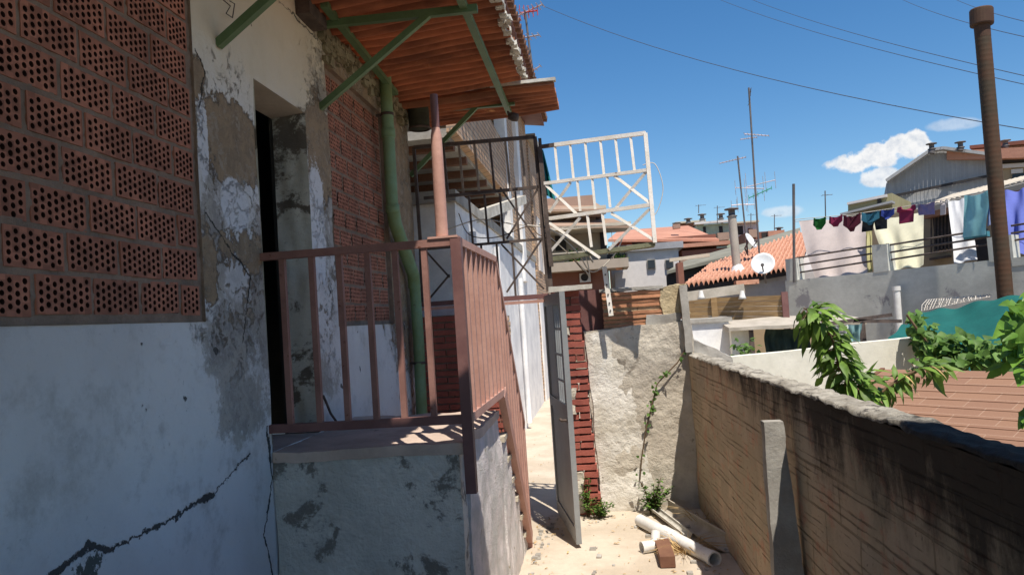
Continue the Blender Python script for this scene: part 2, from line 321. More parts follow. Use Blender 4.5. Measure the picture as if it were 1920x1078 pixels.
m_vine = M('vine_leaf', (.13, .24, .05), (.075, .15, .03), 5, rough=.55, bmp=0, transl=.3, var=.35)
m_bigleaf = M('broad_leaf', (.18, .34, .05), (.09, .20, .03), 6, rough=.45, bmp=0, transl=.4, var=.2)
m_weed = M('weed_leaf', (.13, .24, .045), (.05, .10, .02), 8, rough=.6, bmp=0, transl=.3, var=.3)
m_dry = M('dry_straw', (.50, .34, .16), (.38, .25, .11), 9, bmp=0, var=.2)
m_twig = M('brown_twig', (.17, .11, .06), (.11, .07, .04), 9)
m_wire = M('black_cable', (.07, .08, .11), (.06, .07, .09), 5, bmp=0)
m_wirew = M('pale_wire', (.62, .58, .52), (.5, .46, .4), 5, bmp=0)
m_teal = M('teal_cloth', (.02, .23, .23), (.015, .18, .18), 3, transl=.2, bmp=.2)
def cloth(name, c): return M(name, c, tuple(x*.9 for x in c), 3, bmp=.15, bscale=30, transl=.25)

# ================================================================== GROUND
g = MB()
def gz(x, y): return noise.noise(Vector((x*1.3, y*1.3, 0)))*.008
g.grid(lambda u, v: Vector((-1.6+2.9*u, -3+26*v, gz(-1.6+2.9*u, -3+26*v))), 60, 400)
tag(obj('concrete_path', g, m_ground), kind='structure')
tag(obj('ground', MB().add([(-900, -300, -.03), (900, -300, -.03), (900, 2500, -.03), (-900, 2500, -.03)], [(0, 1, 2, 3)]), m_earth), kind='structure')

# ================================================================== NEAR HOUSE
house = thing('old_house', (XW, 3, 0), 'shaded old house on the left with peeling white plaster and bricked-up windows', 'house')
TOPZ = 4.35
# openings (y0,y1,z0,z1)
O1 = (1.55, 3.237, 1.982, 3.95); O2 = (3.855, 4.57, 1.275, 3.31); O3 = (4.98, 6.36, 1.93, 3.78)
w = MB()
def wq(y0, y1, z0, z1):
    nu = max(1, int((y1-y0)/.06)); nv = max(1, int((z1-z0)/.06))
    def f(u, v):
        y = y0+(y1-y0)*u; z = z0+(z1-z0)*v; p = Vector((0, y, z))
        return Vector((XW+noise.noise(p*1.5)*.012+noise.noise(p*6)*.004, y, z))
    w.grid(f, nu, nv)
ys = [-2.0, O1[0], O1[1], O2[0], O2[1], O3[0], O3[1], 7.25]
for i in range(7):
    y0, y1 = ys[i], ys[i+1]; o_ = {1: O1, 3: O2, 5: O3}.get(i)
    if o_: wq(y0, y1, -.05, o_[2]); wq(y0, y1, o_[3], TOPZ)
    else: wq(y0, y1, -.05, TOPZ)
w.add([(XW-.3, -2, -.05), (XW, -2, -.05), (XW, -2, TOPZ), (XW-.3, -2, TOPZ)], [(0, 1, 2, 3)])
w.add([(XW-3.5, -2, TOPZ), (XW+.0, -2, TOPZ), (XW+.0, 7.25, TOPZ), (XW-3.5, 7.25, TOPZ)], [(0, 1, 2, 3)])
w.add([(XW-3.5, 7.25, 0), (XW, 7.25, 0), (XW, 7.25, TOPZ), (XW-3.5, 7.25, TOPZ)], [(0, 1, 2, 3)])
obj('wall', w, m_plaster, house)
def infill(O, depth, cw, ch, gap, kind):
    y0, y1, z0, z1 = O; mt = MB(); br = MB(); X = XW-depth
    strips = []
    mt.add([(X-.065, y0, z0), (X-.065, y1, z0), (X-.065, y1, z1), (X-.065, y0, z1)], [(0, 1, 2, 3)])
    def strip(ya, yb, za, zb):
        nu = max(1, int((yb-ya)/.02)); nv = max(1, int((zb-za)/.012))
        mt.grid(lambda u, v: (lambda y, z: Vector((X-.001+noise.noise(Vector((0, y*22, z*30)))*.007+noise.noise(Vector((3, y*70, z*80)))*.003, y, z)))(ya+(yb-ya)*u, za+(zb-za)*v), nu, nv)
    for (a, b, c, d2) in ((y0, y0, z0, z1), (y1, y1, z0, z1)):
        mt.add([(XW+.003, a, c), (X-.01, a, c), (X-.01, a, d2), (XW+.003, a, d2)], [(0, 1, 2, 3)])
    mt.add([(XW+.003, y0, z0), (XW+.003, y1, z0), (X-.01, y1, z0), (X-.01, y0, z0)], [(0, 1, 2, 3)])
    mt.add([(XW+.003, y0, z1), (XW+.003, y1, z1), (X-.01, y1, z1), (X-.01, y0, z1)], [(0, 1, 2, 3)])
    row = 0; z = z0+.035; strip(y0, y1, z0, z+.005)
    while z+ch < z1-.0:
        y = y1-.03+(0 if row % 2 else cw*.5)
        y -= random.uniform(0, .03)
        strip(min(y, y1-.03)-.004, y1, z-.002, z+ch+.002)
        while y > y0:
            a, b = max(y-cw, y0+.01), min(y, y1-.03)
            strip(max(y0, y-cw-gap-.004), max(y0+.01, y-cw+.004), z-.002, z+ch+.002)
            if b-a > .05:
                tilt = random.uniform(-.006, .006); xo = X+random.uniform(.001, .006); dz = random.uniform(-.0025, .0025)
                P = lambda yy, zz, dd=0: Vector((xo-dd, yy, z+dz+zz+tilt*(yy-a)/cw))
                L_ = b-a
                # rim + cells
                if kind == 'round':
                    nc = max(1, round((L_-.012)/.0295)); cy = (L_-.012)/nc; nr = 4; cz = (ch-.008)/(nr+.5)
                    br.add([P(a, 0), P(b, 0), P(b, ch), P(a, ch), P(a, 0, .02), P(b, 0, .02), P(b, ch, .02), P(a, ch, .02)], [(0, 4, 5, 1), (3, 2, 6, 7), (0, 3, 7, 4), (1, 5, 6, 2)])
                    e_ = .006
                    br.add([P(a, 0), P(a+e_, 0), P(a+e_, ch), P(a, ch)], [(0, 1, 2, 3)]); br.add([P(b-e_, 0), P(b, 0), P(b, ch), P(b-e_, ch)], [(0, 1, 2, 3)])
                    for i in range(nc):
                        ya = a+e_+i*cy; yb = ya+cy; lo = .004+(cz*.5 if i % 2 else 0); hi = lo+nr*cz
                        br.add([P(ya, 0), P(yb, 0), P(yb, lo), P(ya, lo)], [(0, 1, 2, 3)]); br.add([P(ya, hi), P(yb, hi), P(yb, ch), P(ya, ch)], [(0, 1, 2, 3)])
                        for j in range(nr):
                            zc_ = lo+(j+.5)*cz; yc = (ya+yb)/2; r = min(cy, cz)*.375*random.uniform(.92, 1.05)
                            sq = [(ya, zc_-cz/2), (yc, zc_-cz/2), (yb, zc_-cz/2), (yb, zc_), (yb, zc_+cz/2), (yc, zc_+cz/2), (ya, zc_+cz/2), (ya, zc_)]
                            ci = [(yc+r*math.cos(t), zc_+r*math.sin(t)) for t in [math.radians(225+45*k) for k in range(8)]]
                            vs = [P(*q) for q in sq]+[P(*q) for q in ci]+[P(q[0], q[1], .06) for q in ci]
                            br.add(vs, [(k, (k+1) % 8, 8+(k+1) % 8, 8+k) for k in range(8)])
                            hol.add(vs[8:], [(k, (k+1) % 8, 8+(k+1) % 8, 8+k) for k in range(8)]+[(8, 9, 10, 11, 12, 13, 14, 15)])
                else:
                    nc = max(2, round(L_/.030)); nr = 4; cy = L_/nc; cz = ch/nr
                    for i in range(nc):
                        for j in range(nr):
                            ya, yb, za, zb = a+i*cy, a+(i+1)*cy, j*cz, (j+1)*cz; k1, k2 = cy*.31, cz*.25
                            vs = [P(ya, za), P(yb, za), P(yb, zb), P(ya, zb), P(ya+k1, za+k2), P(yb-k1, za+k2), P(yb-k1, zb-k2), P(ya+k1, zb-k2)]
                            vi = [v+Vector((-.05, 0, 0)) for v in vs[4:]]
                            br.add(vs, [(0, 1, 5, 4), (1, 2, 6, 5), (2, 3, 7, 6), (3, 0, 4, 7)])
                            hol.add(vs[4:]+vi, [(0, 1, 5, 4), (1, 2, 6, 5), (2, 3, 7, 6), (3, 0, 4, 7), (4, 5, 6, 7)])
            y -= cw+gap
        strip(y0, y1, z+ch-.005, min(z1, z+ch+gap*.95+.005)); z += ch+gap*.95; row += 1
    strip(y0, y1, z-.005, z1)
    return mt, br
hol = MB(); mt, br = infill(O1, .010, .262, .1315, .021, 'round'); p = obj('window_infill', mt, m_mortar, house); tag(p, 'near bricked-up window filled with round-holed bricks')
b_ = obj('brickwork', br, m_brick, p); obj('brick_cells', hol, m_hole, p)
hol = MB(); mt, br = infill(O3, .035, .225, .115, .024, 'slot'); p = obj('window_infill', mt, m_mortar, house); tag(p, 'far bricked-up window filled with square-holed bricks')
obj('brickwork', br, m_brick, p); obj('brick_cells', hol, m_hole, p)
# doorway reveals + dark room
rv = MB(); T = .225
rv.grid(lambda u, v: Vector((XW+.004-T*u, O2[1]+noise.noise(Vector((u*3, 0, v*9)))*.012, O2[2]+(O2[3]-O2[2])*v)), 12, 60)
rv.grid(lambda u, v: Vector((XW+.004-T*u, O2[0], O2[2]+(O2[3]-O2[2])*v)), 4, 20)
obj('door_reveal', rv, m_reveal, house)
lt = MB().add([(XW+.004, O2[0], O2[3]), (XW+.004, O2[1], O2[3]), (XW-T, O2[1], O2[3]-.015), (XW-T, O2[0], O2[3]-.015)], [(0, 1, 2, 3)]); obj('door_lintel', lt, m_soffit, house)
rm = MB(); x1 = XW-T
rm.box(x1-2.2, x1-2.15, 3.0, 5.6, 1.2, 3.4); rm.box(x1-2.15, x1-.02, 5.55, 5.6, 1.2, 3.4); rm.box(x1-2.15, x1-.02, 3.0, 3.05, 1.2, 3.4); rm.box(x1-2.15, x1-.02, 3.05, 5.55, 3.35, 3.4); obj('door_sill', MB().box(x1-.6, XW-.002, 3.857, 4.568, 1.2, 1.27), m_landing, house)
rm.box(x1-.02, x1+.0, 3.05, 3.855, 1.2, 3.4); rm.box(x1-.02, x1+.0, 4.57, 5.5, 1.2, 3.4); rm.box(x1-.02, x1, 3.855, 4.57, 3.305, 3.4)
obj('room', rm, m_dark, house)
# crumbling mossy top course under the canopy
cr = MB()
for i in range(230):
    y = random.uniform(4.9, 7.2); z = 4.04-abs(random.gauss(0, .09)); s_ = random.uniform(.008, .028)
    c = Vector((XW+.005, y, z)); cr.rough([c+Vector((a*s_*1.3, b*s_*2.0, cc*s_)) for a, b, cc in ((-1, -1, -1), (1, -1, -1), (1, 1, -1), (-1, 1, -1), (-1, -1, 1), (1, -1, 1), (1, 1, 1), (-1, 1, 1))], .02, s_*.8, 12, i)
obj('crumbling_course', cr, m_moss, house)

# ================================================================== LANDING AND STAIR
st = thing('stair_landing', (-1.2, 4.5, 0), 'raised cement landing with rough steps going down along the house', 'landing')
XS = -.77; YF = 3.85; ZP = 1.275; YE = 5.17
b = MB(); b.rbox(XW, XS-.02, YF, YF+.12, -.03, ZP-.05, .03, .012, 3, 1); obj('front_face', b, m_cement, st)
b = MB(); b.rbox(XW, XS+.0, YF-.012, YE+.03, ZP-.055, ZP, .03, .013, 5, 2); obj('landing_slab', b, m_landing, st)
b = MB(); b.rbox(XS-.2, XS, YF+.12, YE, -.03, ZP-.05, .03, .016, 3.5, 3); obj('side_face', b, m_rough, st)
n = 6; ry = (6.22-YE)/n; rz = ZP/(n+1)
b = MB(); b2 = MB()
for i in range(n):
    zt = ZP-rz*(i+1)
    b.rbox(XW+.02, XS+.012, YE+ry*i, YE+ry*(i+1)+.012, -.03, zt-.03, .035, .014, 4, 10+i)
    b2.rbox(XW+.02, XS+.03, YE+ry*i-.0, YE+ry*(i+1)+.035, zt-.035, zt, .03, .008, 5, 30+i)
obj('steps', b, m_rough, st); obj('treads', b2, m_tread, st)
# ================================================================== RAILING
ra = thing('stair_railing', (-.8, 4.0, ZP), 'pink-brown metal railing round the landing and down the steps', 'railing')
XR = XS+.035; YR = YF-.005; ZT = 2.345; ZB = 1.40
fr = MB(); fr.bar((XW+.0, YR, ZT-.02), (XR, YR, ZT-.02), .045, .04); obj('top_rail', fr, m_shaderail, ra)
fr = MB(); fr.bar((XW+.0, YR, ZB), (XR, YR, ZB), .04, .045); obj('bottom_rail', fr, m_rail_dark, ra)
for k, px in enumerate((530, 585, 637, 690, 742, 797)):
    x = PY(px, 500, YR).x; obj('baluster', MB().bar((x, YR, ZB), (x, YR, ZT-.03), .03, .03, up=(0, 1, 0)), m_shaderail, ra)
fr = MB(); fr.bar((XR, YR, 1.02), (XR, YR, ZT-.0), .055, .055, up=(0, 1, 0)); obj('corner_post', fr, m_rail_dark, ra)
fr = MB(); fr.bar((XR, YR-.02, ZT-.02), (XR, YE+.02, ZT-.02), .05, .04); obj('side_top_rail', fr, m_pink, ra)
fr = MB(); fr.bar((XR, YR, ZB), (XR, YE, ZB), .045, .045); obj('side_bottom_rail', fr, m_pink, ra)
nb_ = 8
for i in range(1, nb_+1):
    y = YR+(YE-YR)*i/nb_; obj('side_baluster', MB().bar((XR, y, ZB), (XR, y, ZT-.03), .04, .035, up=(0, 1, 0)), m_pink, ra)
ye = 6.26; ds = (ZP-.06)/(ye-YE)
hr = lambda y: ZT-.02-1.20*(y-YE)
sr = lambda y: ZB-.0-(ZB-.06)/(ye-YE)*(y-YE)
obj('handrail', MB().bar((XR, YE, hr(YE)), (XR, ye, hr(ye)), .05, .045), m_pink, ra)
obj('stringer', MB().bar((XR, YE, sr(YE)), (XR, ye, sr(ye)+.02), .05, .10), m_pink, ra)
for i in range(1, 9):
    y = YE+(ye-YE)*i/8; obj('stair_baluster', MB().bar((XR, y, sr(y) if i < 8 else .0), (XR, y, hr(y)), .04, .035, up=(0, 1, 0)), m_pink, ra)
bm0 = MB().box(XW, XW+.10, 4.5, 4.8, 3.93, 4.02)
obj('dark_beam_end', bm0, m_iron, house)
hk = MB(); h_ = [PX(606, 742, XW+.01), PX(612, 755, XW+.05), PX(620, 775, XW+.05), PX(632, 792, XW+.03), PX(640, 800, XW+.01)]; hk.tube(h_, .008, 7)
tag(obj('iron_hook', hk, m_iron), 'bent rusty iron hook sticking out of the wall low beside the doorway', 'hook')
lw_ = MB(); lw_.tube([PX(418, 0, XW+.01), PX(432, 12, XW+.04), PX(424, 26, XW+.03), PX(436, 34, XW+.02), PX(440, 8, XW+.03), PX(430, 2, XW+.01)], .003, 5)
tag(obj('loose_wire', lw_, m_iron), 'tangle of thin loose wire on the plaster above the nearest green strut', 'wire')
xp = PY(829, 440, YR+.02)
po = thing('pole', (xp.x, YR+.02, ZT), 'round pink-brown pole standing on the corner of the landing railing', 'pole')
pt = PY(813, 178, YR+.02)
obj('shaft', MB().tube([(xp.x, YR+.02, ZT), (xp.x, YR+.02, ZT+.3), (pt.x, YR+.02, pt.z-.22), (pt.x, YR+.02, pt.z-.18)], [.033, .032, .029, .021], 20), m_pink, po)
obj('tip', MB().tube([(pt.x, YR+.02, pt.z-.19), (pt.x, YR+.02, pt.z)], .021, 16), m_rail_dark, po)
obj('foot_plate', MB().box(xp.x-.07, xp.x+.09, YR-.03, YR+.07, ZT+.001, ZT+.012), m_pink, po)
# ================================================================== CANOPY
cp = thing('corrugated_canopy', (XW, 5, 4), 'rusty corrugated canopy on green steel brackets fixed above the doorway', 'canopy')
ZC = 4.055
def sheet(x0, x1, y0, y1, z0, z1, amp=.034, pitch=.135, seed=0, warp=.022, twist=0):
    s = MB(); nu = 16; nv = int((y1-y0)/pitch*10)
    def f(top):
        def g_(u, v):
            x = x0+(x1-x0)*u; y = y0+(y1-y0)*v
            z = z0+(z1-z0)*u+amp*math.sin(2*math.pi*y/pitch)+warp*noise.noise(Vector((x*1.5, y*1.2, seed)))+(.006 if top else 0)+twist*(v-.5)*u
            xx = x+(.012*noise.noise(Vector((0, y*9, seed))) if u > .99 else 0)
            return Vector((xx, y, z))
        return g_
    s.grid(f(False), nu, nv); s.grid(f(True), nu, nv)
    return s
for k, (x0, x1, y0, y1, z0, z1, tw) in enumerate([(XW-.02, -.54, 4.45, 5.32, 4.05, 4.12, .0), (XW-.02, -.56, 5.26, 6.12, 4.07, 4.14, .02), (XW-.02, -.60, 6.05, 6.95, 4.06, 4.15, -.03), (XW-.02, -.30, 6.88, 7.86, 4.03, 4.08, .02), (XW-.02, -.56, 2.6, 4.52, 4.06, 4.11, 0)]):
    obj('corrugated_sheet', sheet(x0, x1, y0, y1, z0, z1, seed=k*3.7, twist=tw), m_rust, cp)
e_ = MB(); e_.rbox(-.9, -.28, 6.86, 6.93, 4.085, 4.115, .03, .006, 9, 4); obj('pale_edge_strip', e_, m_ash, cp)
e_ = MB()
for i in range(170):
    y = random.uniform(4.5, 6.8); x = -.57+random.gauss(0, .015); s_ = random.uniform(.006, .02)
    c = Vector((x, y, 4.12)); e_.rough([c+Vector((a*s_, b*s_*1.8, cc*s_)) for a, b, cc in ((-1, -1, -1), (1, -1, -1), (1, 1, -1), (-1, 1, -1), (-1, -1, 1), (1, -1, 1), (1, 1, 1), (-1, 1, 1))], .02, s_*.9, 14, i)
obj('crusty_edge', e_, m_ash, cp)
for (Y, zf, zt, xs, xe) in ((3.48, 3.36, 3.98, -1.02, -.66), (4.85, 3.42, PY(895, 15, 4.85).z+.04, PY(803, 20, 4.85).x, PY(895, 15, 4.85).x), (7.27, 3.40, PY(965, 192, 7.27).z+.04, PY(893, 203, 7.27).x, PY(965, 192, 7.27).x)):
    br_ = obj('bracket', MB().bar((XW, Y, zt-.03), (xe, Y, zt-.045), .045, .05), m_green, cp)
    obj('strut', MB().bar((XW, Y, zf), (xs, Y, zt-.05), .042, .042), m_green, br_)
a0 = PY(633, 28, 4.8); 
obj('purlin', MB().bar((XW+.16, 4.6, 4.02), (XW+.10, 6.5, 4.0), .05, .04), m_green, cp)
pa0, pa1 = PY(868, 8, 4.8), PY(955, 212, 7.45); obj('purlin', MB().bar(pa0+(pa0-pa1)*.5, pa1, .05, .045), m_green, cp)
lamp_p = PY(955, 218, 7.2)
ol = thing('broken_lamp', lamp_p, 'small black broken lamp hanging from the end of the canopy purlin', 'lamp')
obj('arm', MB().tube([lamp_p+Vector((-.01, 0, .05)), lamp_p+Vector((0, 0, 0)), lamp_p+Vector((.03, 0, -.02))], .012, 8), m_iron, ol)
obj('lamp_head', MB().lathe([(0, 0), (.035, .0), (.045, .04), (.04, .085), (0, .085)], lamp_p+Vector((0, 0, .0)), (1, -.2, -.35), 14), m_iron, ol)
# unseen roof over and behind the camera, shaped to shade the near passage
pr = thing('shade_roof', (0, 0, 4.2), 'wide unseen roof overhead, added to shade the near end of the passage', 'roof')
b = MB(); pl = [(-1.8, -4, 4.15), (2.6, -4, 4.15), (2.6, .95, 4.15), (1.5, 1.50, 4.15), (.1, 2.80, 4.15), (-.45, 2.60, 4.15), (-1.8, 2.60, 4.15)]
b.prism(pl, (0, 0, .05)); obj('roof_panel', b, m_cement_roof, pr)
b = MB()
for x, y in ((2.5, -3.5), (2.5, .4)): b.box(x-.05, x+.05, y-.05, y+.05, 0, 4.149)
obj('post', b, m_green, pr)
# ================================================================== DOWNPIPE
dp = thing('drainpipe', (XW+.06, 6.1, 1), 'cranked green drainpipe running down the house wall beside the bricked window', 'drainpipe')
xx = XW+.09
def pp(px, py, x=xx): return PX(px, py, x)
obj('upper_pipe', MB().tube([pp(722, 142), pp(728, 250), pp(736, 398)], .052, 20), m_pipe, dp)
obj('offset_bend', MB().tube([pp(735, 385), pp(741, 420), pp(757, 465), pp(775, 515), pp(777, 540)], .058, 20), m_pipe, dp)
obj('lower_pipe', MB().tube([pp(777, 530), pp(785, 640), pp(792, 800), pp(797, 860)], .052, 20), m_pipe, dp)
for y_ in (250, 392): c_ = pp(728 if y_ < 300 else 736, y_); obj('joint_collar', MB().lathe([(.052, -.04), (.060, -.035), (.060, .035), (.052, .04)], c_, (0, 0, 1), 20), m_pipe, dp)
for px_, y_ in ((726, 215), (787, 680)): c_ = pp(px_, y_); obj('clamp', MB().lathe([(.053, -.012), (.057, -.012), (.057, .012), (.053, .012)], c_, (0, 0, 1), 20).bar(c_+Vector((-.05, 0, 0)), c_+Vector((-.10, 0, 0)), .02), m_iron, dp)
q = PX(785, 215, XW+.16)
rh = thing('rain_hopper', q, 'dark mossy rain hopper bucket hanging under the canopy beside the pipe', 'rain hopper')
obj('bucket', MB().lathe([(0, -.14), (.095, -.14), (.10, -.12), (.105, .12), (.115, .13), (.115, .15), (.09, .15)], q, (0, 0, 1), 22), m_hop, rh)
obj('rim', MB().lathe([(.10, -.15), (.108, -.15), (.108, -.13), (.10, -.13)], q, (0, 0, 1), 22), m_iron, rh)
# ================================================================== PARTITION : brick screen, opening, grille
pa = thing('brick_screen_wall', (-1.3, 7.2, 0), 'dark red painted brick screen between house and gate, seen behind the railing', 'wall')
b = MB(); mtb = MB(); z = 0; r = 0
while z < 1.98:
    x = XW+.03-(.12 if r % 2 else 0)
    while x < -1.0:
        a, c = max(x, XW+.03), min(x+.235, -1.0)
        if c-a > .03: b.rbox(a, c, 7.17+random.uniform(-.004, .004), 7.28, z+.006, z+.056, .06, .004, 9, int(x*50)+r)
        x += .247
    z += .066; r += 1
obj('brickwork', b, m_redbrick, pa); mtb.box(XW+.02, -1.01, 7.185, 7.27, 0, 1.98); obj('mortar', mtb, m_mortar, pa)
li = thing('gate_lintel', (-.9, 7.2, 2.1), 'rusty brown beam across the top of the gateway opening', 'beam')
obj('beam', MB().bar((XW+.02, 7.16, 2.10), (-.50, 7.16, 2.10), .06, .045), m_rail_dark, li)
obj('lower_angle', MB().bar((XW+.02, 7.13, 2.055), (-.50, 7.13, 2.055), .03, .03), m_pink, li)
YG = 7.22
gp = lambda x, y: PY(x, y, YG)
dg = thing('dark_iron_grille', gp(1010, 550), 'tall rusty dark iron grille filling the gap above the gateway lintel', 'grille')
b = MB()
for a, c, wd in (((1003, 257), (1028, 546), .035), ((776, 277), (788, 452), .03), ((792, 570), (788, 452), .03), ((776, 277), (1003, 257), .035), ((795, 372), (1010, 351), .03), ((800, 467), (1017, 448), .025), ((1012, 260), (1034, 546), .03)):
    b.bar(gp(*a), gp(*c), wd, .03, up=(0, 1, 0))
obj('frame', b, m_iron, dg)
for k in range(7):
    x0, x1 = 831+29.0*k, 836+29.2*k
    if x0 > 995: break
    obj('bar', MB().bar(gp(x0, 272-k*2.6), gp(x1+4, 368-k*2.7), .022, .018, up=(0, 1, 0)), m_oldbar if k % 3 else m_iron, dg)
for k in range(4):
    obj('bar', MB().bar(gp(879+29*k, 368-k*2.8), gp(887+29*k, 460-k*2.5), .020, .018, up=(0, 1, 0)), m_iron, dg)
for k in range(3):
    obj('bar', MB().bar(gp(902+29*k, 460-k*2.5), gp(909+29*k, 560-k*2.5), .020, .018, up=(0, 1, 0)), m_iron, dg)
for a, c in (((938, 352), (1005, 448)), ((1010, 352), (950, 448)), ((940, 458), (1020, 542)), ((1015, 450), (950, 548)), ((795, 467), (843, 520)), ((843, 515), (800, 566))):
    obj('brace', MB().bar(gp(*a), gp(*c), .018, .016, up=(0, 1, 0)), m_iron, dg)
# white lattice gate leaf standing above the end wall (turned a little towards us)
A = (PY(1012, 400, 7.2).x, 7.2); B = (PY(1218, 400, 6.85).x, 6.85)
lp = lambda x, y: PL(x, y, A, B)
wg = thing('white_lattice_panel', lp(1118, 470), 'chipped white metal lattice gate leaf propped up above the end wall against the sky', 'gate panel')
b = MB()
for a, c, wd in (((1040, 272), (1210, 250), .036), ((1016, 345), (1216, 319), .03), ((1030, 410), (1222, 384), .034), ((1210, 250), (1228, 455), .036)):
    b.bar(lp(*a), lp(*c), wd, .03, up=(0, 1, 0))
hb_ = MB(); hb_.bar(lp(1012, 276), lp(1034, 500), .04, .035, up=(0, 1, 0)); hb_.bar(lp(1012, 276), lp(1040, 272), .036, .03, up=(0, 1, 0)); obj('hinge_post', hb_, m_iron, wg)
obj('frame', b, m_peelwhite, wg)
T3 = lambda t, a, c: (a[0]+(c[0]-a[0])*t, a[1]+(c[1]-a[1])*t)
for k in range(1, 7):
    t = k/7; p1 = T3(t, (1012, 276), (1210, 250)); p2 = T3(t+.012, (1016, 345), (1216, 319))
    obj('bar', MB().bar(lp(*p1), lp(*p2), .024, .02, up=(0, 1, 0)), m_peelwhite, wg)
for px in (1082, 1110, 1138): obj('bar', MB().bar(lp(px, 345-(px-1016)*.13), lp(px+6, 402-(px-1036)*.13), .024, .02, up=(0, 1, 0)), m_peelwhite, wg)
for px in (1101, 1129): obj('bar', MB().bar(lp(px, 410-(px-1030)*.135), lp(px+8, 470-(px-1050)*.13), .026, .02, up=(0, 1, 0)), m_peelwhite, wg)
for a, c in (((1020, 344), (1082, 402)), ((1070, 342), (1030, 398)), ((1152, 330), (1220, 382)), ((1212, 322), (1150, 396)), ((1030, 418), (1125, 484)), ((1088, 408), (1030, 474)), ((1146, 400), (1226, 450)), ((1218, 392), (1142, 468))):
    obj('brace', MB().bar(lp(*a), lp(*c), .026, .018, up=(0, 1, 0)), m_peelwhite, wg)
for a, c in (((1152, 330), (1158, 398)),): pass
plk = thing('mossy_plank', lp(1170, 470), 'mossy grey plank under the white lattice leaf', 'plank')
b = MB(); b.rough([lp(1028, 490), lp(1228, 461), lp(1228, 461)+Vector((0, .15, 0)), lp(1028, 490)+Vector((0, .15, 0)), lp(1028, 482), lp(1228, 453), lp(1228, 453)+Vector((0, .15, 0)), lp(1028, 482)+Vector((0, .15, 0))], .05, .008, 6, 3)
obj('board', b, M('mossy_board', (.24, .24, .15), (.16, .16, .10), 5, bmp=.6), plk)
# loose wires tangled on the grille
def wire(name, pts, r, mat, label, cat='wire', group=None, Y=None):
    b = MB(); P_ = [Vector(p) for p in pts]; out = []
    for i in range(len(P_)-1):
        p0 = P_[max(i-1, 0)]; p1 = P_[i]; p2 = P_[i+1]; p3 = P_[min(i+2, len(P_)-1)]
        for k in range(8):
            t = k/8; out.append(.5*((2*p1)+(p2-p0)*t+(2*p0-5*p1+4*p2-p3)*t*t+(3*p1-p0-3*p2+p3)*t**3))
    out.append(P_[-1]); b.tube(out, r, 6); o = obj(name, b, mat); tag(o, label, cat, group); return o
wire('bent_wire', [gp(840, 430), gp(900, 412), gp(960, 420), gp(1030, 430), gp(1080, 470), gp(1110, 510), gp(1150, 480), gp(1170, 440)], .006, m_wirew, 'pale bent wire arching from the dark grille down to the white post', 'wire')
wire('bent_wire', [gp(1205, 310), gp(1228, 308), gp(1243, 350), gp(1235, 390), gp(1222, 410)], .004, m_wirew, 'thin pale wire loop hanging off the right edge of the white lattice leaf', 'wire')
wire('bent_wire', [gp(860, 400), gp(880, 440), gp(930, 445), gp(990, 425), gp(1010, 440), gp(1050, 460), gp(1100, 515)], .005, m_twig, 'brown vine-like wire sagging across the dark grille', 'wire')
wire('bent_wire', [gp(1010, 420), gp(1050, 440), gp(1090, 462), gp(1112, 492)], .009, m_wirew, 'thick pale cable lying over the lower corner of the white lattice leaf', 'cable')
wire('bent_wire', [gp(1020, 435), gp(1060, 470), gp(1095, 505), gp(1105, 512), gp(1098, 480), gp(1085, 455)], .005, m_wirew, 'pale wire hooked back on itself in front of the beige balconies', 'wire')
# ================================================================== GREY DOOR LEAF (open towards us)
h0 = Vector((-.52, 7.22, .04)); h1 = Vector((-.30, 6.17, .04)); ax = (h1-h0); Lw = ax.length; ax.normalize(); nx = Vector((ax.y, -ax.x, 0))*-1
if nx.x > 0: nx = -nx
dr = thing('metal_door', h0, 'grey metal door leaf standing open at the gateway with a glazed grille on top', 'door')
def dbox(s0, s1, z0, z1, t0, t1):
    c = []
    for z in (z0, z1):
        for s_, t in ((s0, t0), (s1, t0), (s1, t1), (s0, t1)): c.append(h0+ax*s_+nx*t+Vector((0, 0, z)))
    return MB().hexa(c)
DH = 2.06; th = .045
b = MB()
for q in (dbox(0, .07, 0, DH, 0, th), dbox(Lw-.07, Lw, 0, DH, 0, th), dbox(.07, Lw-.07, 0, .12, 0, th), dbox(.07, Lw-.07, DH-.1, DH, 0, th), dbox(.07, Lw-.07, 1.02, 1.12, 0, th)): b.add(q.v, q.f)
obj('frame', b, m_door, dr); obj('lower_panel', dbox(.07, Lw-.07, .12, 1.02, .012, th-.012), m_door, dr)
b = MB(); obj('upper_panel', dbox(.07, Lw*.5, 1.12, DH-.1, .012, th-.012), m_door, dr)
b = MB()
for i in range(5):
    s_ = Lw*.5+.02+i*(Lw*.5-.11)/4; q = dbox(s_, s_+.018, 1.12, DH-.1, .012, .03); b.add(q.v, q.f)
for i in range(3):
    zz = 1.3+i*.22; q = dbox(Lw*.5, Lw-.07, zz, zz+.02, .03, .04); b.add(q.v, q.f)
obj('window_grille', b, m_door, dr)
hp = h0+ax*(Lw-.035)+Vector((0, 0, 1.0)); obj('handle', MB().tube([hp, hp+nx*.09, hp+nx*.09-ax*.09], .012, 8), m_iron, dr)
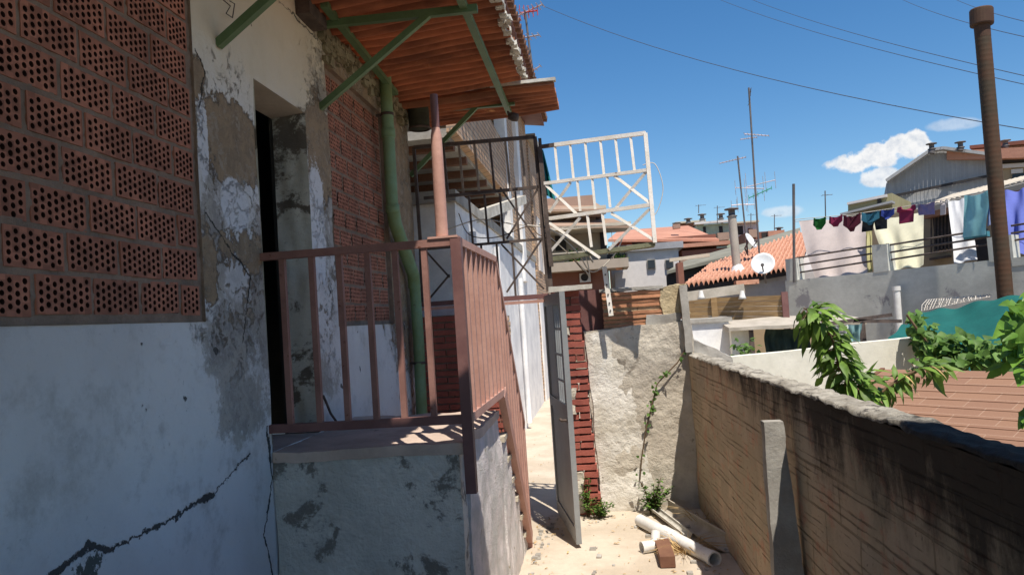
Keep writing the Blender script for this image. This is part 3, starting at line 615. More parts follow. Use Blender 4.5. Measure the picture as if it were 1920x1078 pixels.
# ================================================================== RED BRICK PIER
rp = thing('red_brick_pier', (-.35, 7.3, 0), 'narrow pier of red-painted bricks with open joints beside the door leaf', 'pier')
b = MB(); z = 0; r = 0
while z < 2.1:
    xl = -.48; xr = PY(1094+ (16*(2.1-z)/2.1), 700, 7.2).x-.0+random.uniform(-.015, .015)
    xm = xl+(xr-xl)*(.35+.3*(r % 2))+random.uniform(-.03, .03)
    for a, c in (((xl, xm-.006), (xm+.006, xr)) if r % 4 == 1 else ((xl, xr),)):
        b.rbox(a, c, 7.2+random.uniform(-.012, .008), 7.40, z+.008, z+.058, .03, .006, 10, r*3+int(a*10))
    z += .069; r += 1
obj('bricks', b, m_redbrick, rp); obj('mortar', MB().box(-.46, -.30, 7.22, 7.39, 0, 2.1), m_mortar, rp)
for q in ((-.44, -.30, 7.185, 7.25, .0, .4), (-.45, -.34, 7.19, 7.25, 1.72, 1.9), (-.42, -.31, 7.188, 7.25, .95, 1.2)): obj('render_patch', MB().rbox(*q, .02, .035, 7, q[4]*9+8), m_endw, rp)
# ================================================================== END WALL
ew = thing('end_wall', (.3, 7.3, 0), 'sunlit crumbling rendered wall closing the passage beside the gate', 'wall')
YW = 7.3
b = MB(); xl = PY(1096, 640, YW-.02).x; xr = PY(1300, 640, YW).x+.08
zl = PY(1098, 622, YW).z; zr = PY(1290, 600, YW).z
def ewf(x): return 0
b.rough([(xl+.05, YW, -.05), (xr+.05, YW, -.05), (xr+.05, YW+.3, -.05), (xl, YW+.3, -.05), (xl, YW, zl), (xr-.1, YW, zr), (xr-.1, YW+.3, zr), (xl, YW+.3, zl)], .022, .022, 3.2, 5)
obj('render', b, m_endw, ew)
b = MB(); b.rough([(xl+.06, YW-.022, -.02), (xl+.60, YW-.004, -.02), (xl+.6, YW+.1, -.02), (xl+.1, YW+.1, -.02), (xl+.01, YW-.018, zl-.02), (xl+.34, YW-.004, zl), (xl+.36, YW+.1, zl-.02), (xl, YW+.1, zl-.04)], .022, .017, 3.6, 15)
obj('limewashed_patch', b, m_endl, ew)
ub = thing('brick_parapet', (.2, 7.4, zl), 'courses of bare striped orange hollow bricks on top of the end wall', 'parapet')
b = MB(); z = zl-.02; r = 0; x0 = PY(1130, 580, 7.35).x; x1_ = PY(1243, 580, 7.35).x
while z < PY(1180, 545, 7.35).z-.02:
    b.rbox(x0-.0, x1_, 7.34+random.uniform(-.004, .012), 7.5, z, z+.030, .05, .004, 9, r); z += .040; r += 1
    if r == 5: z += .03
obj('hollow_bricks', b, m_orbrick, ub)
obj('bedding_mortar', MB().box(x0+.01, x1_-.01, 7.36, 7.49, zl-.05, z-.01), m_block, ub)
b = MB(); b.rbox(x0-.02, x1_+.02, 7.33, 7.51, z-.0, z+.03, .03, .014, 6, 4); b.rbox(PY(1212, 600, 7.33).x, x1_+.16, 7.32, 7.4, zl-.02, zl+.12, .03, .02, 6, 8); obj('mortar_cap', b, m_conc, ub)
bb = MB(); c0 = PY(1243, 600, 7.34); c1 = PY(1283, 535, 7.34); bb.rbox(c0.x, c1.x+.02, 7.33, 7.5, zl+.09, c1.z, .025, .03, 5, 7)
tag(obj('broken_block', bb, m_block), 'broken yellowish block at the right end of the brick parapet', 'block')
cpst = MB(); a = PY(1276, 535, 7.25); c = PY(1294, 650, 7.25); cpst.rough([(a.x+.0, 7.22, 1.48), (a.x+.07, 7.22, 1.48), (a.x+.07, 7.32, 1.48), (a.x+.0, 7.32, 1.48), (a.x-.01, 7.22, a.z), (a.x+.06, 7.22, a.z), (a.x+.06, 7.32, a.z), (a.x-.01, 7.32, a.z)], .03, .008, 6, 2)
tag(obj('concrete_post', cpst, m_conc), 'slim grey concrete post at the corner of end wall and right-hand wall', 'post')
# recess left of parapet, its shade drawn as a dark maroon panel
rc = MB(); rc.rbox(PY(1086, 560, 7.5).x, x0, 7.5, 7.6, zl-.1, PY(1086, 545, 7.5).z, .05, .006, 5, 6); tag(obj('recess_shade_panel', rc, m_rail_dark), 'dark maroon panel standing in for the shaded recess between brick pier and parapet', 'board')
# white perforated post
wp = thing('perforated_post', PY(1145, 590, 7.12), 'chipped white perforated steel post fixed to the brick parapet', 'post')
b = MB(); b.bar(PY(1146, 592, 7.12), PY(1133, 500, 7.12), .045, .02, up=(0, 1, 0)); obj('plate', b, m_peelwhite, wp)
for y in (515, 534, 552, 568, 582):
    c = PY(1133+(y-500)*.14, y, 7.107); obj('bolt', MB().lathe([(0, 0), (.008, 0), (.008, .006), (0, .006)], c, (0, -1, 0), 8), m_iron, wp)
pb = MB(); pb.rough([PY(1028, 548, 7.1), PY(1110, 541, 7.1), PY(1110, 541, 7.1)+Vector((0, .12, 0)), PY(1028, 548, 7.1)+Vector((0, .12, 0)), PY(1028, 538, 7.1), PY(1110, 532, 7.1), PY(1110, 532, 7.1)+Vector((0, .12, 0)), PY(1028, 538, 7.1)+Vector((0, .12, 0))], .04, .006, 7, 3)
tag(obj('lintel_plank', pb, m_ash), 'weathered pale plank lying on the lintel between grille and white post', 'plank')
# rubble slope behind the corner
rs = MB(); a = PY(1290, 625, 7.6); c = PY(1370, 668, 7.6); rs.rough([(a.x-.1, 7.42, 1.0), (c.x, 7.5, 1.0), (c.x, 7.9, 1.0), (a.x-.1, 7.8, 1.0), (a.x-.1, 7.42, a.z), (c.x, 7.5, c.z), (c.x, 7.9, c.z), (a.x-.1, 7.8, a.z)], .03, .03, 5, 9)
tag(obj('rubble_wall', rs, m_conc), 'sloping stub of grey rubble wall behind the corner post', 'wall')
# ================================================================== RIGHT WALL
def brickside():
    m, nb = newmat('sooty_striated_brick'); x, y, z = nb.xyz()
    cv = nb.n('ShaderNodeCombineXYZ'); nb.put(cv.inputs[0], y); nb.put(cv.inputs[1], z)
    bt = nb.n('ShaderNodeTexBrick'); nb.L.new(cv.outputs[0], bt.inputs['Vector']); bt.inputs['Scale'].default_value = 1
    bt.inputs['Brick Width'].default_value = .42; bt.inputs['Row Height'].default_value = .187; bt.inputs['Mortar Size'].default_value = .007; bt.inputs['Mortar Smooth'].default_value = .3
    bt.inputs['Color1'].default_value = (.54, .41, .28, 1); bt.inputs['Color2'].default_value = (.46, .37, .27, 1); bt.inputs['Mortar'].default_value = (.34, .26, .17, 1)
    n1 = nb.noise(1.6, 8, .65); n2 = nb.noise(7, 8, .7); ns = nb.noise(2.4, 10, .75, stretch=(1, .8, 9)); n3 = nb.noise(30, 6, .7)
    c = nb.mix(nb.step(n1, .4, .6), bt.outputs[0], (.38, .31, .215))
    c = nb.mix(nb.m('MULTIPLY', nb.step(n2, .52, .66), .6), c, (.50, .23, .15))
    # grooves of the brick faces
    zz = nb.m('MULTIPLY', nb.m('ADD', z, nb.m('MULTIPLY', n1, .01)), 2*math.pi/.0374)
    gr = nb.m('POWER', nb.m('ADD', nb.m('MULTIPLY', nb.m('SINE', zz), .5), .5), 5)
    gm = nb.m('MULTIPLY', gr, nb.step(ns, .50, .68))
    c = nb.mix(nb.m('MULTIPLY', gm, .6), c, (.11, .075, .055))
    c = nb.mix(nb.m('MULTIPLY', nb.step(n3, .60, .68), .6), c, (.07, .055, .045))
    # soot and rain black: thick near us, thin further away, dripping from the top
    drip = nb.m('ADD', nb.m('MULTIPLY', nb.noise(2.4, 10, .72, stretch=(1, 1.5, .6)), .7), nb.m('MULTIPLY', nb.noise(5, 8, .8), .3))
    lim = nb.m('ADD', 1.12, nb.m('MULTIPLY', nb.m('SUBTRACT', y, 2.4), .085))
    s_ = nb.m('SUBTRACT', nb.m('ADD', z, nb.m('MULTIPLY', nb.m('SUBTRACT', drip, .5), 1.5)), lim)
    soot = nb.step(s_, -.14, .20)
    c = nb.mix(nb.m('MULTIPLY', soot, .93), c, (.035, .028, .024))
    nb.put(nb.bsdf.inputs['Base Color'], c); nb.bsdf.inputs['Roughness'].default_value = .92; nb.bsdf.inputs['Specular IOR Level'].default_value = .15
    hh = nb.m('SUBTRACT', nb.m('ADD', nb.m('MULTIPLY', n2, .6), nb.m('MULTIPLY', bt.outputs['Fac'], -.35)), nb.m('MULTIPLY', gm, .8))
    nb.put(nb.bsdf.inputs['Normal'], bump(nb, hh, .9, .02)); return m
m_side = brickside()
rw = thing('brick_boundary_wall', (.95, 4, 0), 'shaded boundary wall of grooved bricks with black rain stains on the right', 'wall')
def xwall(y): return 1.02-.24*max(0, min(1, (y-1.5)/5.8))
ZR = 1.47
b = MB(); b.grid(lambda u, v: (lambda y, z: Vector((xwall(y)+noise.noise(Vector((0, y*2.2, z*2.2)))*.014+noise.noise(Vector((0, y*9, z*9)))*.004, y, z)))(-2+9.32*u, -.05+(ZR+.02)*v), 240, 40)
b.grid(lambda u, v: (lambda y, z: Vector((xwall(y)+.125, y, z)))(7.32-9.32*u, -.05+(ZR+.02)*v), 30, 4)
obj('brick_face', b, m_side, rw)
b = MB()
def cop(u, v):
    y = -2+9.32*v; t = u*math.pi; hw = .066
    p = Vector((xwall(y)+.062-math.cos(t)*hw*(1.0), y, ZR-.03+math.sin(t)**.3*.022))
    return p+noise.noise_vector(Vector((p.x*6, y*5, u)))*.012+noise.noise_vector(Vector((p.x*20, y*17, u*3)))*.011
b.grid(cop, 14, 420); 
m_cop2, nbc = newmat('coping_moss_and_shade'); xx_, yy_, zz_ = nbc.xyz()
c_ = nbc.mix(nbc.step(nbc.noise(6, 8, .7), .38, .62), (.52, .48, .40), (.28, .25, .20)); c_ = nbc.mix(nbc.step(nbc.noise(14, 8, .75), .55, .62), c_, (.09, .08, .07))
nz_ = nbc.m('ADD', yy_, nbc.m('MULTIPLY', nbc.m('SUBTRACT', nbc.noise(5, 8, .75), .5), 1.6)); c_ = nbc.mix(nbc.m('MULTIPLY', nbc.step(nz_, 3.0, 2.6), .94), c_, (.030, .025, .02))  # near end blackened: moss plus the shade there painted into the colour
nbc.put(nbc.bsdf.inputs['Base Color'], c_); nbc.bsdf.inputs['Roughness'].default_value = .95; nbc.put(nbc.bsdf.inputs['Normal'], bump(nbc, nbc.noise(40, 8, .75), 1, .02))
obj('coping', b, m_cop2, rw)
bt_ = MB(); Yb = min((abs(PY(1431, 792, y_/100).x-(xwall(y_/100)-.155)), y_/100) for y_ in range(300, 700))[1]; c0 = PY(1431, 792, Yb); xw_ = xwall(Yb)
bt_.rough([(xw_-.16, Yb, -.05), (xw_+.02, Yb, -.05), (xw_+.02, Yb+.09, -.05), (xw_-.16, Yb+.09, -.05), (xw_-.155, Yb, c0.z), (xw_-.06, Yb, c0.z), (xw_-.06, Yb+.07, c0.z), (xw_-.155, Yb+.07, c0.z)], .025, .007, 6, 11)
tag(obj('concrete_buttress', bt_, m_conc), 'slim grey concrete slab standing on end against the boundary wall', 'buttress')
# ================================================================== THINGS ON THE GROUND
G = lambda px, py, z=.0: PZ(px, py, z)
a = G(1200, 975, .05); c = G(1340, 1048, .05)
pv = thing('white_drainpipe', a, 'long dirty white plastic drainpipe lying on the ground at the end wall', 'pipe')
obj('tube', MB().pipe([a, c], .052, .045, 24), m_pvc, pv)
dd_ = (c-a).normalized(); obj('socket', MB().pipe([a+dd_*.42, a+dd_*.62], .060, .053, 24), m_pvc, pv); obj('mouth_ring', MB().pipe([c-dd_*.05, c+dd_*.002], .057, .046, 24), m_pvc, pv)
obj('dark_bore', MB().lathe([(0, 0), (.0445, 0)], c-dd_*.12, tuple(dd_), 20), m_dark, pv)
a = G(1203, 1026, .045); c = G(1252, 1018, .045); tt = thing('pipe_tee', a, 'short white plastic T-junction lying beside the long white pipe', 'pipe fitting')
obj('body', MB().pipe([a, c], .046, .040, 20), m_pvc, tt); mdl = (a+c)/2; obj('branch', MB().tube([mdl, mdl+Vector((.02, .06, .09))], .036, 18), m_pvc, tt)
def gutter(a, c, r, mat, name, label, up=Vector((0, 0, 1))):
    a, c = Vector(a), Vector(c); ax_ = (c-a).normalized(); sd_ = ax_.cross(up).normalized(); u2 = sd_.cross(ax_)
    b = MB()
    for rr in (r, r-.008): b.grid(lambda u, v, rr=rr: a+(c-a)*v+(sd_*math.cos(math.pi*(1+u))+u2*math.sin(math.pi*(1+u)))*rr, 14, 10)
    for s_ in (1, -1): b.bar(a+sd_*s_*(r-.004), c+sd_*s_*(r-.004), .012, .012)
    return tag(obj(name, b, mat), label, 'gutter', 'gutters lying on the ground')
gutter(G(1240, 945, .075), G(1362, 1018, .075), .075, m_gut, 'half_round_gutter', 'wide half-round gutter length lying against the foot of the boundary wall', Vector((-.5, -.3, .8)))
gutter(G(1225, 950, .06), G(1290, 1000, .05), .04, m_ash, 'half_round_gutter', 'narrow pale gutter length between the white pipe and the wide gutter')
a = G(1243, 1030, 0); b = MB(); b.rough([a+Vector((-.05, -.45, .01)), a+Vector((.06, -.45, .01)), a+Vector((.05, .0, .01)), a+Vector((-.06, 0, .01)), a+Vector((-.05, -.45, .09)), a+Vector((.06, -.45, .09)), a+Vector((.05, 0, .09)), a+Vector((-.06, 0, .09))], .05, .002, 5, 1)
tag(obj('brown_tile_box', b, m_brown), 'brown hollow clay block lying on the ground near the white pipes', 'block')
# dry grass tuft, weeds, creeping vine
def blades(c, n, h, spread, mat, lean=.6, w=.006, name='dry_grass', label='', cat='grass', kind=None):
    b = MB()
    for i in range(n):
        an = random.uniform(0, 6.28); p = c+Vector((math.cos(an), math.sin(an), 0))*random.uniform(0, spread)*.5
        L_ = h*random.uniform(.4, 1.1); dirv = Vector((math.cos(an+random.uniform(-.6, .6))*lean, math.sin(an)*lean, 1)).normalized(); sd_ = dirv.orthogonal().normalized()
        q = p+dirv*L_*.55; e2 = p+dirv*L_+Vector((math.cos(an), math.sin(an), -.7))*L_*.35
        b.add([p-sd_*w/2, p+sd_*w/2, q+sd_*w/2, q-sd_*w/2, e2], [(0, 1, 2, 3), (3, 2, 4)])
    return tag(obj(name, b, mat), label, cat, None, kind)
blades(G(1285, 1035), 130, .26, .2, m_dry, 1.4, .006, 'dry_grass', 'straw-coloured dry grass tuft sprouting across the white drainpipe', 'dry grass')
blades(G(1320, 985), 22, .34, .12, m_dry, .9, .005, 'dry_grass', 'few tall dry stalks standing between the gutters', 'dry grass')
def leaf(b, p, dirv, nrm, L_, wd, droop=.25, fold=.25):
    dirv = dirv.normalized(); sd_ = dirv.cross(nrm)
    if sd_.length < .01: sd_ = dirv.orthogonal()
    sd_.normalize(); up = sd_.cross(dirv).normalized()
    prof = [(0, .0), (.18, .55), (.45, 1.0), (.75, .62), (1.0, .0)]; vs = []
    for t, k in prof:
        c = p+dirv*L_*t-up*droop*L_*t*t
        vs += [c-sd_*wd/2*k+up*fold*wd*.5*k, c, c+sd_*wd/2*k+up*fold*wd*.5*k]
    fs = []
    for i in range(4): a = i*3; fs += [(a, a+1, a+4, a+3), (a+1, a+2, a+5, a+4)]
    b.add(vs, fs, True)
def rv3(): return Vector((random.gauss(0, 1), random.gauss(0, 1), random.gauss(0, 1))).normalized()
def weed(c, n, h, r, label, Ls=.05):
    t = thing('weed', c, label, 'weed', 'weeds at the foot of the end wall'); s_ = MB(); l_ = MB()
    for i in range(n):
        an = random.uniform(0, 6.28); top = c+Vector((math.cos(an)*r*random.uniform(.2, 1), math.sin(an)*r*.5-.03, h*random.uniform(.3, 1)))
        s_.tube([c+Vector((math.cos(an), math.sin(an), 0))*r*.2, (c+top)/2+Vector((0, 0, h*.1)), top], .003, 5)
        for k in range(14):
            f_ = random.uniform(.2, 1); p = c.lerp(top, f_)+rv3()*.015; dv = rv3(); dv.z = abs(dv.z)*.5; leaf(l_, p, dv, Vector((0, 0, 1)), Ls*random.uniform(.6, 1.3), Ls*.5)
    obj('stem', s_, m_twig, t); obj('foliage', l_, m_weed, t)
weed(G(1125, 968), 16, .17, .24, 'low green weed at the foot of the red brick pier', .045)
weed(Vector((G(1105, 950).x, 7.14, 0)), 9, .42, .07, 'taller spindly weed growing up the joint of the brick pier', .04)
weed(Vector((G(1222, 948).x, 7.16, 0)), 24, .34, .17, 'bushy green weed where the end wall meets the pipes', .055)
cv_ = thing('creeping_vine', PY(1222, 940, 7.2), 'thin ivy-like creeper climbing a crack in the end wall', 'creeper')
s_ = MB(); l_ = MB(); path = [(1200, 900), (1203, 860), (1212, 800), (1222, 760), (1232, 720), (1250, 700), (1270, 680), (1285, 655)]
pts = [PY(x, y, 7.26) for x, y in path]; s_.tube(pts, .006, 5)
for i in range(len(pts)-1):
    for k in range(10 if 2 <= i <= 3 else 3):
        p = pts[i].lerp(pts[i+1], random.random())+Vector((random.gauss(0, .02), -random.uniform(0, .03), random.gauss(0, .02))); dv = rv3(); dv.y = -abs(dv.y); leaf(l_, p, dv, Vector((0, -1, .3)), random.uniform(.03, .055), .028)
obj('stem', s_, m_twig, cv_); obj('foliage', l_, m_weed, cv_)
lt_ = MB()
for i in range(420):
    x = random.uniform(-.7, .78); y = random.uniform(4.6, 7.2) if random.random() < .8 else random.uniform(7, 12)
    if random.random() < .5: x = random.choice([random.gauss(.65, .1), random.gauss(-.66, .05)])
    if y > 7.3: x = random.uniform(-1.2, -.4)
    c = Vector((x, y, .012)); s_ = random.uniform(.004, .018); dv = rv3(); dv.z *= .2; leaf(lt_, c, dv, Vector((0, 0, 1)), s_*2.4, s_, .2, .5)
st_ = MB()
for i in range(150):
    x = random.choice([random.uniform(-.65, .8), random.gauss(.6, .12), random.gauss(-.62, .05)]); y = random.uniform(4.9, 7.2); s_ = random.choice([.004, .006, .008, .012, .02])
    x = max(-.68, min(.84, x)); c = Vector((x, y, s_*.4)); st_.rough([c+Vector((a*s_, b*s_*1.2, cc*s_*.7)) for a, b, cc in ((-1, -1, -1), (1, -1, -1), (1, 1, -1), (-1, 1, -1), (-1, -1, 1), (1, -1, 1), (1, 1, 1), (-1, 1, 1))], .03, s_*.6, 20, i)
tag(obj('rubble_crumbs', st_, m_conc), 'small stones and mortar crumbs on the concrete path', 'rubble', None, 'stuff')
tag(obj('ground_litter', lt_, m_dry), 'dry leaf litter and crumbs scattered over the concrete', 'litter', None, 'stuff')
# ================================================================== FAR HOUSE (continues the passage on the left)
fh = thing('white_passage_house', (-2.5, 12, 0), 'house further down the passage with sunlit white ground floor and brick balcony parapet', 'house')
XF = -1.44
b = MB(); b.rbox(XF-2.5, XF, 7.6, 16.8, -.05, 3.15, .12, .012, 2, 3); obj('ground_floor_wall', b, m_white, fh)
b = MB(); b.box(XF-3.0, XF-1.6, 7.3, 16.8, 3.15, 6.4); obj('upper_wall', b, m_tanwall, fh)
b = MB(); b.box(XF-1.6, XF+.03, 7.5, 16.9, 3.15, 3.27); obj('slab', b, m_conc, fh)
par = MB(); par.box(XF-.12, XF-.02, 8.0, 12.6, 4.0, 4.9)
m_par, nb = newmat('tan_brick_courses'); x, y, z = nb.xyz(); cv = nb.n('ShaderNodeCombineXYZ'); nb.put(cv.inputs[0], nb.m('ADD', y, x)); nb.put(cv.inputs[1], z)
bt = nb.n('ShaderNodeTexBrick'); nb.L.new(cv.outputs[0], bt.inputs['Vector']); bt.inputs['Scale'].default_value = 1; bt.inputs['Brick Width'].default_value = .27; bt.inputs['Row Height'].default_value = .075; bt.inputs['Mortar Size'].default_value = .012
bt.inputs['Color1'].default_value = (.54, .35, .21, 1); bt.inputs['Color2'].default_value = (.45, .27, .16, 1); bt.inputs['Mortar'].default_value = (.20, .15, .11, 1)
nb.put(nb.bsdf.inputs['Base Color'], nb.mix(nb.m('MULTIPLY', nb.step(nb.noise(4, 6), .45, .7), .5), bt.outputs[0], (.5, .42, .33))); nb.bsdf.inputs['Roughness'].default_value = .9
obj('balcony_parapet', par, m_par, fh)
b = MB(); b.box(XF-1.6, XF-.12, 8.0, 12.6, 3.94, 4.04); obj('balcony_floor', b, m_conc, fh)
for y in (8.3, 9.1, 9.9, 10.7, 11.5, 12.3): obj('joist', MB().bar((XF-1.6, y, 3.9), (XF-.1, y, 3.9), .10, .09), m_brown, fh)
b = MB(); b.box(XF-.18, XF+.0, 12.6, 12.95, 3.2, 6.3); obj('pier', b, m_white, fh)
b = MB(); b.rbox(XF-1.6, XF-.02, 12.95, 16.8, 3.27, 6.3, .2, .03, 2, 4); obj('upper_bay', b, m_par, fh)
b = MB(); b.box(XF-.05, XF+.05, 14.0, 14.5, 2.6, 6.2); obj('pilaster', b, m_white, fh)
b = MB(); b.add([(-4.5, 7.4, 6.75), (-1.02, 7.4, 6.25), (-1.02, 16.9, 6.25), (-4.5, 16.9, 6.75), (-4.5, 7.4, 6.87), (-1.02, 7.4, 6.37), (-1.02, 16.9, 6.37), (-4.5, 16.9, 6.87)], [(0, 3, 2, 1), (4, 5, 6, 7), (0, 1, 5, 4), (1, 2, 6, 5), (2, 3, 7, 6), (3, 0, 4, 7)]); obj('eaves', b, m_rail_dark, fh)
b = MB()
for i in range(40): b.tube([(-1.3, 7.5+i*.235, 6.40), (-.93, 7.5+i*.235, 6.34)], .07, 8)
obj('eave_tiles', b, m_brown, fh)
for y, zt in ((8.2, 2.9), (10.1, 2.9), (12.9, 2.6)):
    obj('wall_downpipe', MB().tube([(XF+.06, y, .1), (XF+.06, y, zt)], .045, 12), m_white, fh)
b = MB()
for i in range(16): 
    y = 11.3; z = .45+i*.095
    b.rbox(XF-.02, XF+.012, y+random.uniform(-.03, .0), y+.13+random.uniform(0, .06), z, z+.085, .04, .008, 9, i)
obj('bare_brick_strip', b, m_par, fh)
ms = MB(); ms.bar((XF+.05, 8.3, 3.0), (-1.9+.5, 7.5, 2.62), .12, .08); obj('rafter', MB().bar((XF+.25, 12.5, 3.9), (-1.6, 7.7, 2.9), .10, .14), m_ash, fh)
# taller rough brick house behind it, ending at the sky line
th_ = thing('rough_brick_house', (-2.5, 19, 0), 'decaying narrow house beyond the white one, rough brown wall against the sky', 'house')
b = MB(); b.rbox(-4.5, -1.42, 16.95, 21.0, -.05, 6.0, .12, .03, 1.6, 8); obj('wall', b, m_par, th_)
b = MB(); b.rbox(-1.5, -1.395, 17.0, 20.9, -.03, 2.3, .12, .012, 2, 8); obj('plinth', b, m_white, th_)
for k, (yy, zz, hh) in enumerate(((17.6, 3.0, 1.3), (19.2, 3.0, 1.3))): 
    b = MB(); b.box(-1.44, -1.38, yy, yy+.8, zz, zz+hh); obj('shutter', b, m_offwhite, th_)
b = MB(); b.box(-4.6, -1.25, 16.95, 21.1, 6.0, 6.12); obj('roof', b, m_conc, th_)
# teal cloth and white bundle hanging at the grille post
def cloth_mesh(tl, tr, bl, br, nx=20, ny=16, fold=.03, nf=3, seed=0, thick=.0, sag=.02):
    tl, tr, bl, br = map(Vector, (tl, tr, bl, br)); nrm = (tr-tl).cross(bl-tl).normalized()
    b = MB()
    def f(u, v):
        p = (tl*(1-u)+tr*u)*(1-v)+(bl*(1-u)+br*u)*v
        p = p-Vector((0, 0, 1))*sag*math.sin(math.pi*u)*(1-v)
        w_ = math.sin(u*nf*2*math.pi+seed+v*1.3)*fold*(.5+v*.6)+noise.noise(Vector((u*4+seed, v*2, seed)))*fold*1.5
        return p+nrm*w_+(br-bl)*.015*math.sin(seed+v*6)
    b.grid(f, nx, ny); b.grid(lambda u, v: f(u, v)+nrm*.004, nx, ny)
    return b
tc = cloth_mesh(PY(1010, 278, 7.7), PY(1018, 280, 7.7), PY(1024, 366, 7.7), PY(1042, 376, 7.7), fold=.02, nf=2)
tag(obj('teal_cloth', tc, m_teal), 'teal cloth hanging beside the dark grille post', 'cloth')
# ================================================================== NEIGHBOUR YARDS
# shingle roofed shed
def shingles():
    m, nb = newmat('brown_asphalt_shingle'); tc_ = nb.n('ShaderNodeUVMap'); uv = tc_.outputs[0]
    bt = nb.n('ShaderNodeTexBrick'); nb.L.new(uv, bt.inputs['Vector']); bt.inputs['Scale'].default_value = 1; bt.inputs['Brick Width'].default_value = .34; bt.inputs['Row Height'].default_value = .145; bt.inputs['Mortar Size'].default_value = .004
    bt.inputs['Color1'].default_value = (.27, .15, .09, 1); bt.inputs['Color2'].default_value = (.24, .13, .08, 1); bt.inputs['Mortar'].default_value = (.34, .22, .15, 1)
    nb.put(nb.bsdf.inputs['Base Color'], nb.mix(nb.m('MULTIPLY', nb.step(nb.noise(90, 4, .8), .4, .7), .4), bt.outputs[0], (.17, .08, .055))); nb.bsdf.inputs['Roughness'].default_value = .95; return m
sh = thing('shingle_shed', (3.5, 5.5, 0), 'low garden shed roofed in reddish-brown shingles behind the boundary wall', 'shed')
P0 = Vector((2.57, 7.4, 1.2)); dr_ = Vector((.65, -.76, 0)).normalized(); ds_ = Vector((-.76, -.65, -.30)).normalized(); nrm = dr_.cross(ds_)
if nrm.z < 0: nrm = -nrm
b = MB(); L_ = 6.0; S_ = 1.95; nrow = 13; rw_ = S_/nrow
uvs = []
for i in range(nrow):
    a0_, a1_ = i*rw_, (i+1)*rw_+.01
    n_ = 24; 
    for k in range(n_):
        s0, s1 = L_*k/n_, L_*(k+1)/n_; lift = .005
        w1, w2 = noise.noise(Vector((s0*6, i, 0)))*.006, noise.noise(Vector((s1*6, i, 0)))*.006
        q = [P0+dr_*s0+ds_*a0_, P0+dr_*s1+ds_*a0_, P0+dr_*s1+ds_*(a1_+w2)+nrm*(lift+w2*.3), P0+dr_*s0+ds_*(a1_+w1)+nrm*(lift+w1*.3)]
        b.add(q+[q[3]-nrm*.005, q[2]-nrm*.005], [(0, 1, 2, 3), (3, 2, 5, 4)])
        uvs += [(s0, -a0_), (s1, -a0_), (s1, -a1_), (s0, -a1_)]+[(s0, -a1_+.01)]*4
o = obj('shingle_roof', b, shingles(), sh); uvl = o.data.uv_layers.new(name='UVMap')
for i, q in enumerate(uvs): uvl.data[i].uv = q
b = MB(); w0 = P0-Vector((0, 0, .03))
def sp(s_, t, z): p = P0+dr_*s_+ds_*t; return Vector((p.x, p.y, z if z is not None else p.z-.02))
b.hexa([sp(.06, 0, -.03), sp(.06, S_-.1, -.03), sp(L_, S_-.1, -.03), sp(L_, 0, -.03), sp(.06, 0, None), sp(.06, S_-.1, None), sp(L_, S_-.1, None), sp(L_, 0, None)]); obj('walls', b, m_wood, sh)
b = MB(); b.bar(P0-nrm*.01, P0+ds_*S_-nrm*.01, .04, .05); obj('verge_board', b, m_brown, sh)
# cream low wall
cw = thing('cream_garden_wall', (3, 8.6, 0), 'cream painted low garden wall behind the shingle roof', 'wall')
Yc = 8.6; a = PY(1345, 672, Yc); c = PY(1723, 632, Yc)
b = MB(); b.rough([(a.x, a.y, -.05), (c.x, c.y, -.05), (c.x+.05, c.y+.18, -.05), (a.x, a.y+.18, -.05), (a.x, a.y, a.z), (c.x, c.y, c.z), (c.x+.05, c.y+.18, c.z), (a.x, a.y+.18, a.z)], .06, .008, 2, 4); obj('masonry', b, m_cream, cw)
# white hut and fence, sheds
wh = thing('white_hut', (2, 12, 0), 'small bright white outhouse behind the corner post', 'outhouse')
a = PY(1270, 600, 12); c = PY(1366, 602, 12); b = MB(); b.box(a.x, c.x, 12, 13.5, -.05, c.z); obj('wall', b, m_white, wh); b = MB(); b.box(a.x-.05, c.x+.05, 11.95, 13.55, c.z, c.z+.06); obj('roof', b, m_conc, wh)
ls = thing('lean_to', (4, 12, 0), 'low open lean-to with grey sheet roof, striped curtain and pale side wall', 'shed')
L0 = PY(1366, 615, 11.5); L1 = PY(1625, 600, 11.5)
b = MB(); b.rough([L0+Vector((0, 0, -.05)), L1+Vector((0, 0, -.05)), L1+Vector((0, 1.2, .02)), L0+Vector((0, 1.2, .02)), L0, L1, L1+Vector((0, 1.2, .10)), L0+Vector((0, 1.2, .10))], .12, .015, 3, 5); obj('roof', b, m_gut, ls)
b = MB(); q0 = PY(1370, 620, 11.7); q1 = PY(1406, 620, 11.7); b.box(q0.x, q1.x, 11.7, 11.85, -.05, L0.z-.05); obj('side_wall', b, m_cream, ls)
b = MB(); q0 = PY(1406, 620, 12.2); q1 = PY(1600, 620, 12.2); b.box(q0.x, q1.x, 13.2, 13.3, -.05, L0.z); obj('back_wall', b, m_tanwall, ls)
cu = cloth_mesh(PY(1435, 617, 11.8), PY(1520, 612, 11.8), PY(1435, 665, 11.8), PY(1520, 660, 11.8), fold=.05, nf=8, seed=2); obj('curtain', cu, cloth('dark_green_curtain', (.05, .08, .065)), ls)
b = MB()
for px in (1408, 1530, 1618): q = PY(px, 620, 11.6); b.box(q.x-.03, q.x+.03, 11.57, 11.63, -.05, L0.z-.03)
obj('post', b, m_iron, ls)
b = MB()
for k, (pa_, pb_) in enumerate((((1545, 608), (1672, 590)), ((1600, 602), (1690, 602)), ((1618, 604), (1612, 640)))): b.bar(PY(*pa_, 11.4), PY(*pb_, 11.4), .05)
obj('pole_frame', b, m_iron, ls)
